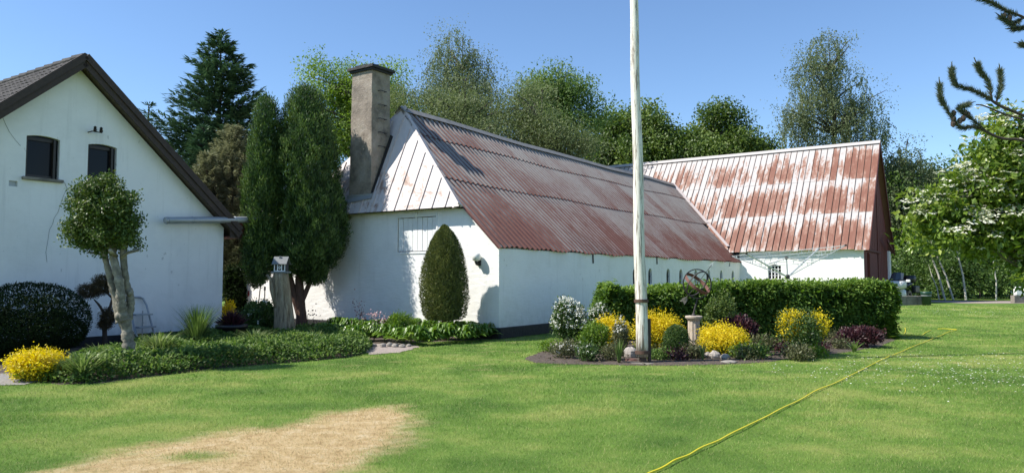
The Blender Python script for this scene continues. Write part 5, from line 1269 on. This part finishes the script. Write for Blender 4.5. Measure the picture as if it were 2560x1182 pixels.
n = 15000; f = rs.rand(n)**1.3; pr = 60*k*np.interp(f, [0, .06, .25, .45, .65, .82, .93, 1], [.72, .90, 1.0, .97, .83, .60, .36, .05])*.8; a = rs.rand(n)*6.283; rr = pr*rs.uniform(.4, 1, n); P = c+np.stack([np.cos(a)*rr, np.sin(a)*rr, zb+(zt-zb)*f-c[2]], 1); lv.add(P, rdir(n)+K, rdir(n), .10, .05, rs.rand(n))
lv.build('foliage', 'leaf_yew', root); MB().tube([c-K*.02, c+K*(zb+.5)], [.085, .06], 8).build('trunk', 'red_bark', root)
# twin-stemmed thuja
Y = 21.9; cb = onfloor(pp(752, 845, Y)); root = empty('thuja_tree', cb, 'tall dark twin-crowned thuja between the house and the barn', 'tree')
mb = MB(); mb.tube([cb+np.array([.05, 0, -.05]), pp(752, 770, Y), pp(748, 700, Y), pp(765, 600, Y), pp(770, 420, Y)], [.19, .14, .12, .09, .03], 10).tube([pp(752, 790, Y), pp(731, 720, Y), pp(715, 660, Y), pp(672, 540, Y), pp(668, 380, Y)], [.13, .11, .09, .07, .03], 9).tube([pp(750, 765, Y), pp(775, 705, Y), pp(800, 640, Y), pp(815, 560, Y)], [.08, .07, .06, .03], 8)
mb.build('trunk', 'red_bark', root)
lob = [lobe_px(666, 385, 38, 150, Y-.5, .75), lobe_px(656, 505, 42, 165, Y-.8, .95), lobe_px(650, 625, 38, 88, Y-.9, .8), lobe_px(762, 330, 58, 120, Y, .7), lobe_px(770, 450, 76, 190, Y, 1.4), lobe_px(792, 560, 76, 130, Y, 1.4), lobe_px(752, 625, 80, 68, Y, 1.35), lobe_px(640, 690, 24, 32, Y), lobe_px(785, 690, 34, 24, Y), lobe_px(690, 640, 40, 45, Y)]
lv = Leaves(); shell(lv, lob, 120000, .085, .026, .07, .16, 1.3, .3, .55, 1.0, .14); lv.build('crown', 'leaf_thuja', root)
# pollarded holly
Y = 12.9; b = onfloor(pp(328, 905, Y)); root = empty('pollarded_holly_tree', b, 'pollarded small tree with knobbly grey trunk and round leafy head', 'tree')
mb = MB()
def knob(path, rad, jit=.14):
    P = smooth([np.array(p) for p in path], 7); R_ = np.interp(np.linspace(0, 1, len(P)), np.linspace(0, 1, len(rad)), rad)*(1+jit*rs.normal(size=len(P))*.7); mb.tube(P, list(R_), 11)
knob([b-K*.05, pp(322, 860, Y), pp(315, 815, Y), pp(303, 778, Y)], [.125, .105, .10, .105])
knob([pp(303, 805, Y), pp(293, 760, Y), pp(281, 715, Y), pp(272, 680, Y), pp(262, 640, Y), pp(254, 600, Y)], [.085, .07, .06, .055, .048, .04])
knob([pp(310, 800, Y-.05), pp(303, 765, Y-.08), pp(300, 715, Y-.08), pp(290, 670, Y-.05), pp(281, 630, Y), pp(278, 590, Y)], [.095, .085, .075, .07, .062, .05])
knob([pp(316, 810, Y+.08), pp(325, 770, Y+.1), pp(325, 735, Y+.1), pp(316, 710, Y+.08), pp(310, 660, Y+.05), pp(306, 600, Y+.05)], [.08, .07, .065, .065, .055, .045])
mb.tube([pp(302, 645, Y), pp(318, 632, Y), pp(346, 625, Y)], [.03, .028, .025], 7).tube([pp(262, 640, Y), pp(245, 634, Y), pp(220, 630, Y)], [.022, .02, .016], 7).tube([pp(290, 640, Y), pp(275, 625, Y-.3)], [.04, .03], 7)
mb.build('trunk', 'holly_bark', root, True)
MB().ell(pp(298, 790, Y-.08), (.08, .08, .09), 8, 6, .06).build('burl', 'holly_bark', root, True); MB().ell(pp(325, 733, Y+.05), (.05, .05, .06), 8, 6, .05).build('burl', 'holly_bark', root, True)
lob = [lobe_px(262, 528, 48, 50, Y), lobe_px(250, 472, 28, 28, Y), lobe_px(212, 572, 28, 24, Y), lobe_px(326, 582, 24, 28, Y), lobe_px(265, 590, 48, 22, Y), lobe_px(305, 512, 22, 30, Y), lobe_px(206, 500, 18, 20, Y)]
lv = Leaves(); C = clumps(lv, lob, 460, 46, .15, .05, .028, .1, .62, .9, .4); clumps(lv, lob, 170, 50, .2, .06, .035, .1, .2, .9, .4)
E_, O_, _ = in_lobes(lob, 46, .95); 
for e, o in zip(E_, O_):
    m = 14; t = np.linspace(-.1, .22, m)[:, None]; lv.add(e+o*t+np.array([0, 0, .4])*t+rs.normal(size=(m, 3))*.015, nrm(rdir(m)+o), rdir(m), .05, .03, rs.uniform(.4, 1, m))
for t in np.linspace(0, 1, 22): q = pp(228-80*t, 590-14*t+6*math.sin(t*5), Y-.1); lv.add(q+rs.normal(size=(3, 3))*.025, rdir(3), rdir(3), .05, .028, rs.uniform(.5, 1, 3))
lv.build('crown', 'leaf_holly', root)
mb = MB(); limbs(mb, [pp(275, 620, Y), pp(270, 590, Y), pp(268, 560, Y)], C[rs.choice(len(C), 26, False)], .03, .006); mb.tube([pp(240, 595, Y), pp(200, 585, Y), pp(150, 577, Y-.1)], [.014, .009, .004], 5); mb.build('branch', 'holly_bark', root)

# ================================================================ TREES BEHIND
BT = 'trees behind the buildings'
def T(*a, **k): k.setdefault('group', BT); return tree(*a, **k)
lp = lobe_px
def conifer(name, label, px_, ytop, Y, ybase_r, mat, n_layers, zlow, L_, Wd__, dens, rise=.15):
    """whorled conifer: branches carrying flat sprays of needles"""
    tp = pp(px_, ytop, Y); b = onfloor(tp); root = empty(name, b, label, 'tree', BT); H = tp[2]; mb = MB(); mb.tube([b-K*.1, b+K*H*.6, tp], [.22, .13, .02], 8); lv = Leaves()
    for i in range(n_layers):
        f = (i+rs.rand()*.6)/n_layers; z = H-(H-zlow)*f; Rr = ybase_r*(f**.75)*rs.uniform(.8, 1.12)+.15; nb_ = int(6+7*f)
        for k_ in range(nb_):
            a = rs.rand()*2*math.pi; rr = Rr*rs.uniform(.6, 1.25); d_ = np.array([math.cos(a), math.sin(a), 0]); sdd = np.array([-d_[1], d_[0], 0])
            p0 = np.array([tp[0], tp[1], z]); q = lambda s: p0+d_*rr*s+K*(rr*(-.30*s+(.30+rise)*s*s))
            if k_ % 2 == 0: mb.tube([q(0), q(.5), q(1)], [.03, .02, .006], 4, False)
            m = max(8, int(dens*rr)); s = .12+.88*rs.rand(m)**.7; w = (1-s*.75)*rr*.34*rs.choice([-1, 1], m)*rs.rand(m)**.6
            P = np.array([q(x) for x in s])+sdd*w[:, None]-K*(np.abs(w)*.12)[:, None]+rs.normal(size=(m, 3))*.03
            D = nrm(d_*.9+sdd*np.sign(w)[:, None]*.8+K*.22+rdir(m)*.4); lv.add(P, D, nrm(K+rdir(m)*.55-d_*.2), L_*rs.uniform(.6, 1.3, m), Wd__*rs.uniform(.7, 1.3, m), np.clip(.25+.55*s*rs.rand(m)+rs.normal(size=m)*.12, 0, 1))
    m = 26; t = rs.rand(m); lv.add(tp-K*(t*1.0)[:, None]+rs.normal(size=(m, 3))*.04, nrm(rdir(m)*np.array([1, 1, .3])+K*.8), rdir(m), L_, Wd__, rs.rand(m)); mb.build('trunk', 'dark_bark', root); lv.build('crown', mat, root)
conifer('fir_tree', 'tall blue-green fir tree standing behind the farmhouse and thuja', 553, 84, 37, 5.0, 'needle_fir', 66, .8, .36, .085, 60)
conifer('fir_tree', 'tip of a small grey-green conifer above the house roof', 372, 262, 36, 2.3, 'needle_fir', 22, 3, .30, .07, 24)
conifer('fir_tree', 'young lighter green fir in front of the tall fir', 510, 315, 34, 1.7, 'needle_fir', 34, 1.5, .28, .08, 50)
conifer('spruce_tree', 'brownish bushy spruce rising above the house eave', 585, 318, 29, 1.9, 'needle_brown', 56, 1.5, .17, .036, 190, .5)
conifer('spruce_tree', 'lower brownish spruce beside the bushy one', 520, 385, 28, 1.3, 'needle_brown', 44, 1.2, .17, .036, 190, .5)
T('maple_tree', 'bright green broadleaf tree behind the chimney', [lp(835, 195, 62, 58, 41), lp(800, 260, 50, 60, 41), lp(905, 240, 95, 75, 42), lp(985, 225, 60, 60, 41), lp(840, 320, 60, 70, 41), lp(960, 300, 90, 70, 41), lp(860, 390, 60, 70, 41)], pp(870, 700, 41), 'leaf_maple', 'bark', 800, 54, .8, .135, .08, .4, .22, 80, bough=11)
T('birch_tree', 'tall airy grey-green birch above the long barn roof', [lp(1140, 125, 52, 58, 44), lp(1105, 190, 52, 60, 44), lp(1185, 190, 55, 70, 44), lp(1140, 260, 80, 80, 43), lp(1215, 250, 50, 60, 43)], pp(1150, 700, 44), 'leaf_birch', 'bark', 420, 30, .9, .11, .07, .5, .2, 40, strings=620)
T('willow_tree', 'grey-green willow mass rising behind the barn ridge', [lp(1040, 270, 70, 60, 37), lp(1120, 300, 90, 70, 37), lp(1210, 310, 85, 70, 38), lp(1150, 350, 120, 60, 37), lp(1290, 340, 80, 60, 38)], pp(1160, 700, 37), 'leaf_willow', 'bark', 760, 50, .8, .15, .05, .3, .25, 40)
T('willow_tree', 'lower willow beside the ash tree, behind the barn roof', [lp(1300, 270, 60, 70, 39), lp(1380, 350, 90, 60, 38), lp(1330, 340, 80, 60, 38), lp(1440, 390, 70, 45, 38)], pp(1360, 700, 38), 'leaf_willow', 'bark', 560, 48, .8, .15, .05, .3, .22, 30)
T('ash_tree', 'rounded green ash tree between the birch and the lindens', [lp(1375, 222, 56, 46, 46), lp(1400, 255, 76, 62, 46), lp(1450, 270, 50, 45, 46), lp(1350, 280, 60, 60, 46), lp(1410, 320, 80, 60, 46)], pp(1395, 700, 46), 'leaf_ash', 'dark_bark', 560, 52, .9, .16, .09, .4, .22, 40, bough=11)
T('linden_tree', 'dark green linden behind the flagpole', [lp(1575, 300, 65, 50, 54), lp(1545, 350, 75, 60, 53), lp(1620, 345, 65, 55, 54), lp(1580, 400, 105, 55, 53), lp(1500, 390, 50, 50, 53)], pp(1570, 700, 54), 'leaf_linden', 'dark_bark', 640, 52, 1.0, .21, .15, .5, .25, 40, bough=11)
T('linden_tree', 'dark green linden above the cross barn ridge', [lp(1810, 310, 60, 42, 54), lp(1790, 350, 90, 50, 54), lp(1860, 350, 55, 45, 54), lp(1750, 380, 70, 45, 53), lp(1830, 390, 90, 50, 54), lp(1680, 390, 50, 40, 53)], pp(1800, 700, 54), 'leaf_linden', 'dark_bark', 700, 52, 1.0, .21, .15, .5, .25, 40, bough=11)
T('birch_tree', 'tallest weeping birch standing behind the cross barn', [lp(2065, 125, 50, 62, 47), lp(2035, 205, 65, 70, 47), lp(2110, 215, 62, 75, 47), lp(2060, 300, 95, 80, 47), lp(2160, 300, 60, 60, 47), lp(1990, 300, 45, 50, 47), lp(2130, 350, 80, 50, 47)], pp(2090, 700, 47), 'leaf_birch', 'dark_bark', 460, 30, .9, .12, .075, .5, .22, 46, strings=900)
T('birch_tree', 'smaller weeping birch right of the red gable', [lp(2265, 385, 42, 40, 46), lp(2240, 440, 45, 60, 46), lp(2300, 430, 40, 45, 46), lp(2265, 500, 60, 60, 46)], pp(2260, 700, 46), 'leaf_birch', 'dark_bark', 150, 26, .8, .13, .08, .5, .14, 26, strings=260)
# wood behind the drive
WG = 'trees of the wood behind the drive'
for i, (x, y, rx, ry, Y, lab) in enumerate(((2245, 560, 50, 170, 47, 'dark tree of the wood edge next to the red gable'), (2320, 560, 70, 165, 50, 'dark tree of the wood behind the motorcycle'), (2410, 540, 80, 180, 51, 'leafy tree of the wood behind the thin pale stems'), (2500, 540, 85, 190, 49, 'leafy tree of the wood behind the flowering bush'), (2600, 540, 90, 200, 49, 'leafy tree of the wood above the white canisters'), (2700, 540, 95, 200, 50, 'outermost leafy tree of the wood'))):
    tree('woodland_tree', lab, [lp(x, y, rx, ry*.8, Y), lp(x-20, y-70, rx*.8, ry*.5, Y), lp(x+25, y+55, rx*.9, ry*.5, Y), lp(x-15, y+90, rx*.95, ry*.45, Y)], pp(x, 720, Y), 'leaf_wood', 'dark_bark', 420, 46, 1.1, .22, .13, .4, .13, 26, group=WG)
for i, (x, lab) in enumerate(((2350, 'low undergrowth bush behind the motorcycle and pale stems'), (2450, 'low undergrowth bush at the back of the gravel drive'), (2550, 'low undergrowth bush behind the white canisters'), (2250, 'low undergrowth bush beside the red gable'))):
    c = onfloor(pp(x, 735, 42.5)); root = empty('undergrowth_bush', c, lab, 'bush', 'bushes behind the drive'); lv = Leaves(); clumps(lv, [(c[0], c[1]+.8, c[2]+1.0, 2.0, 1.3, 1.3), (c[0]-1, c[1]+1, c[2]+1.8, 1.4, 1.2, 1.4)], 150, 40, .7, .15, .09, .3, .3, zmin=c[2]+.05); lv.build('foliage', 'leaf_wood', root); MB().tube([c-K*.05, c+K*1.2], [.05, .02], 6).build('stem', 'dark_bark', root)
SG = 'thin pale stems at the wood edge'
for lab, a, b_, r in (('leaning pale stem, the left of the crossing pair', (2363, 746), (2322, 625), .055), ('most slanted pale stem of the young birches', (2384, 748), (2338, 630), .05), ('nearly upright pale young birch stem', (2415, 748), (2393, 632), .055), ('short thin pale stem leaning beside the bucket', (2348, 750), (2330, 690), .03), ('very thin upright stem before the dark wood', (2490, 745), (2484, 660), .04)):
    A = gp(a[0], a[1]); A = onfloor(np.array([A[0]*40.3/A[1], 40.3, 0])); Bq = pp(b_[0], b_[1], 40.6)
    root = empty('young_birch', A, lab, 'tree', SG); MB().tube([A-K*.05, A*.5+Bq*.5+np.array([.08, 0, 0]), Bq, Bq+(Bq-A)*.5], [r*1.1, r*.9, r*.75, r*.3], 7).build('trunk', 'pale_stem', root)
    lv = Leaves(); clumps(lv, [(Bq[0], Bq[1], Bq[2]+1.1, .8, .8, 1.1)], 22, 26, .5, .13, .08, .4, .3); lv.build('crown', 'leaf_wood', root)
# far tree line that closes the horizon
for i in range(26):
    a = math.radians(-50+100*i/25+rs.normal()*1.2); Dd = rs.uniform(95, 125); c = np.array([math.sin(a)*Dd, math.cos(a)*Dd, 0]); h = rs.uniform(6, 9)
    if i == 0: far = empty('far_tree_line', (0, 110, 0), 'distant low wood closing the view behind the farm', 'woodland'); far['kind'] = 'stuff'; flv = Leaves()
    clumps(flv, [(c[0], c[1], h*.5, 6.5, 4, h*.5)], 60, 40, 2.2, .6, .4, .3, .4)
bpy.data.objects.remove(far); flv.build('far_tree_line', 'leaf_wood', None, label='distant low wood closing the view behind the farm', cat='woodland', kind='stuff')

# ================================================================ RIGHT FOREGROUND
Y = 8.6; b = onfloor(np.array([7.4, 8.9, 0])); root = empty('viburnum_bush', b, 'large bush with white flower clusters leaning in over the lawn', 'bush')
lob = [lp(2470, 420, 75, 70, Y), lp(2560, 400, 90, 100, Y), lp(2400, 520, 85, 62, Y), lp(2500, 540, 90, 90, Y), lp(2345, 500, 50, 30, Y), lp(2310, 555, 38, 22, Y), lp(2420, 585, 80, 42, Y), lp(2560, 600, 60, 60, Y), lp(2340, 590, 45, 25, Y), lp(2640, 500, 130, 150, Y), lp(2540, 330, 60, 50, Y), lp(2370, 462, 40, 22, Y), lp(2720, 600, 120, 160, Y), lp(2620, 640, 60, 60, Y)]
lv = Leaves(); C = clumps(lv, lob, 1100, 26, .15, .07, .04, .25, .55, .55, .5); CO = clumps.O; clumps(lv, lob, 300, 24, .26, .085, .05, .2, .1, .8, .5)
for q in (pp(2270, 488, Y), pp(2262, 545, Y), pp(2378, 445, Y), pp(2450, 640, Y), pp(2548, 685, Y-.3), pp(2335, 625, Y), pp(2290, 610, Y)): lv.add(q+np.clip(rs.normal(size=(26, 3)), -1.3, 1.3)*np.array([.08, .08, .045]), rdir(26)+np.array([-.4, 0, -.1]), nrm(rdir(26)*.6+K), .09, .05, rs.uniform(.4, 1, 26))
lv.build('foliage', 'leaf_viburnum', root)
fv = Leaves(); P, O, _ = in_lobes(lob, 4, .88); ci = rs.randint(0, len(C), 620); O = nrm(CO[ci]*.6+np.array([-.25, -.5, .6])); P = C[ci]+rs.normal(size=(620, 3))*.05
for p, o in zip(P, O):
    n = 22; up = nrm(K*.9+o*.5); x = nrm(np.cross(up, [1, .3, 0])); y = np.cross(up, x); a = rs.rand(n)*6.283; r_ = .075*np.sqrt(rs.rand(n)); r_[:9] = .075
    q = p+o*.12+up*.07+x*(np.cos(a)*r_)[:, None]+y*(np.sin(a)*r_)[:, None]; big = r_ > .055
    fv.add(q, nrm(rdir(n)*np.array([1, 1, .3])), nrm(up+rdir(n)*.35), np.where(big, .036, .018), np.where(big, .034, .016), np.where(big, rs.uniform(.6, 1, n), rs.uniform(0, .4, n)))
fv.build('blossom', 'blossom_cream', root)
mb = MB()
for e in C[rs.choice(len(C), 36, False)]: mb.tube([b+rs.normal(size=3)*np.array([.1, .1, 0]), b*.55+e*.45+K*.5, e], [.03, .018, .006], 6, False)
mb.build('stem', 'bark', root)
# pine
Y = 6.6; b = onfloor(np.array([6.4, 6.9, 0])); root = empty('pine_tree', b, 'pine reaching in with long-needled cone-bearing branches over the flowering bush', 'tree')
MB().tube([b-K*.05, b+np.array([-.1, 0, 2]), b+np.array([.1, 0, 4]), b+np.array([0, 0, 6.5])], [.16, .13, .1, .04], 10).build('trunk', 'dark_bark', root)
P_ = lambda x, y, dy=0: pp(x, y, Y+dy)
tr = b+K*2.3
br = [([tr, P_(2640, 385), P_(2560, 352), P_(2500, 345), P_(2440, 318), P_(2400, 318), P_(2365, 270), P_(2352, 245), P_(2349, 215)], .55), ([P_(2470, 332), P_(2420, 290), P_(2400, 272), P_(2418, 262)], .3),
      ([tr+K*.3, P_(2640, 330), P_(2560, 290), P_(2500, 265), P_(2470, 245), P_(2430, 225), P_(2395, 215), P_(2382, 195), P_(2380, 176)], .5), ([P_(2480, 250), P_(2470, 205), P_(2452, 180), P_(2444, 164)], .5), ([P_(2490, 258), P_(2502, 215), P_(2500, 180)], .5), ([P_(2560, 300), P_(2510, 285), P_(2460, 265), P_(2440, 262)], .0),
      ([tr+K*1.0, P_(2640, 95), P_(2560, 45), P_(2520, 30), P_(2480, 8), P_(2440, -6)], .35), ([P_(2560, 45), P_(2530, 60), P_(2505, 45)], .2), ([P_(2600, 60), P_(2560, 70), P_(2535, 72)], .2), ([P_(2640, 150), P_(2580, 120), P_(2556, 112)], .3), ([tr+K*1.5, P_(2620, -30), P_(2540, -40), P_(2470, -20)], .3)]
lv = Leaves(); mb = MB(); cones = []
for path, nd in br:
    S_ = np.array(smooth(path, 8)); m = len(S_); mb.tube(list(S_), list(np.linspace(.016, .006, m) if len(path) > 5 else np.linspace(.009, .005, m)), 6, False)
    if nd == 0: continue
    start = .45 if len(path) > 5 else .1
    n = int(2500*(1-start)*len(path)/7); t = start+(1-start)*rs.rand(n); i = np.clip(t*(m-1), 0, m-1.01); i0 = i.astype(int); q = S_[i0]+(S_[i0+1]-S_[i0])*(i-i0)[:, None]; tg = nrm(S_[i0+1]-S_[i0])
    D = nrm(tg*1.0+rdir(n)*.8); lv.add(q, D, rdir(n), rs.uniform(.036, .07, n), .0040, rs.rand(n), 0)
    e, tg = S_[-1], nrm(S_[-1]-S_[-3]); mb.tube([e, e+tg*.06], [.008, .004], 6); nn_ = 60; lv.add(e+tg*rs.uniform(0, .07, nn_)[:, None], nrm(tg*1.5+rdir(nn_)*.5), rdir(nn_), .02, .004, rs.uniform(.5, 1, nn_), 0)
lv.build('needles', 'needle_pine', root); mb.build('branch', 'dark_bark', root)
for x, y in ((2384, 283), (2384, 298), (2400, 302), (2408, 296), (2412, 282), (2383, 310), (2420, 287), (2510, 41), (2522, 50), (2524, 45)):
    MB().ell(P_(x, y)-K*.0, (.022, .022, .03), 9, 8, .12).build('pine_cone', 'dark_bark', root)
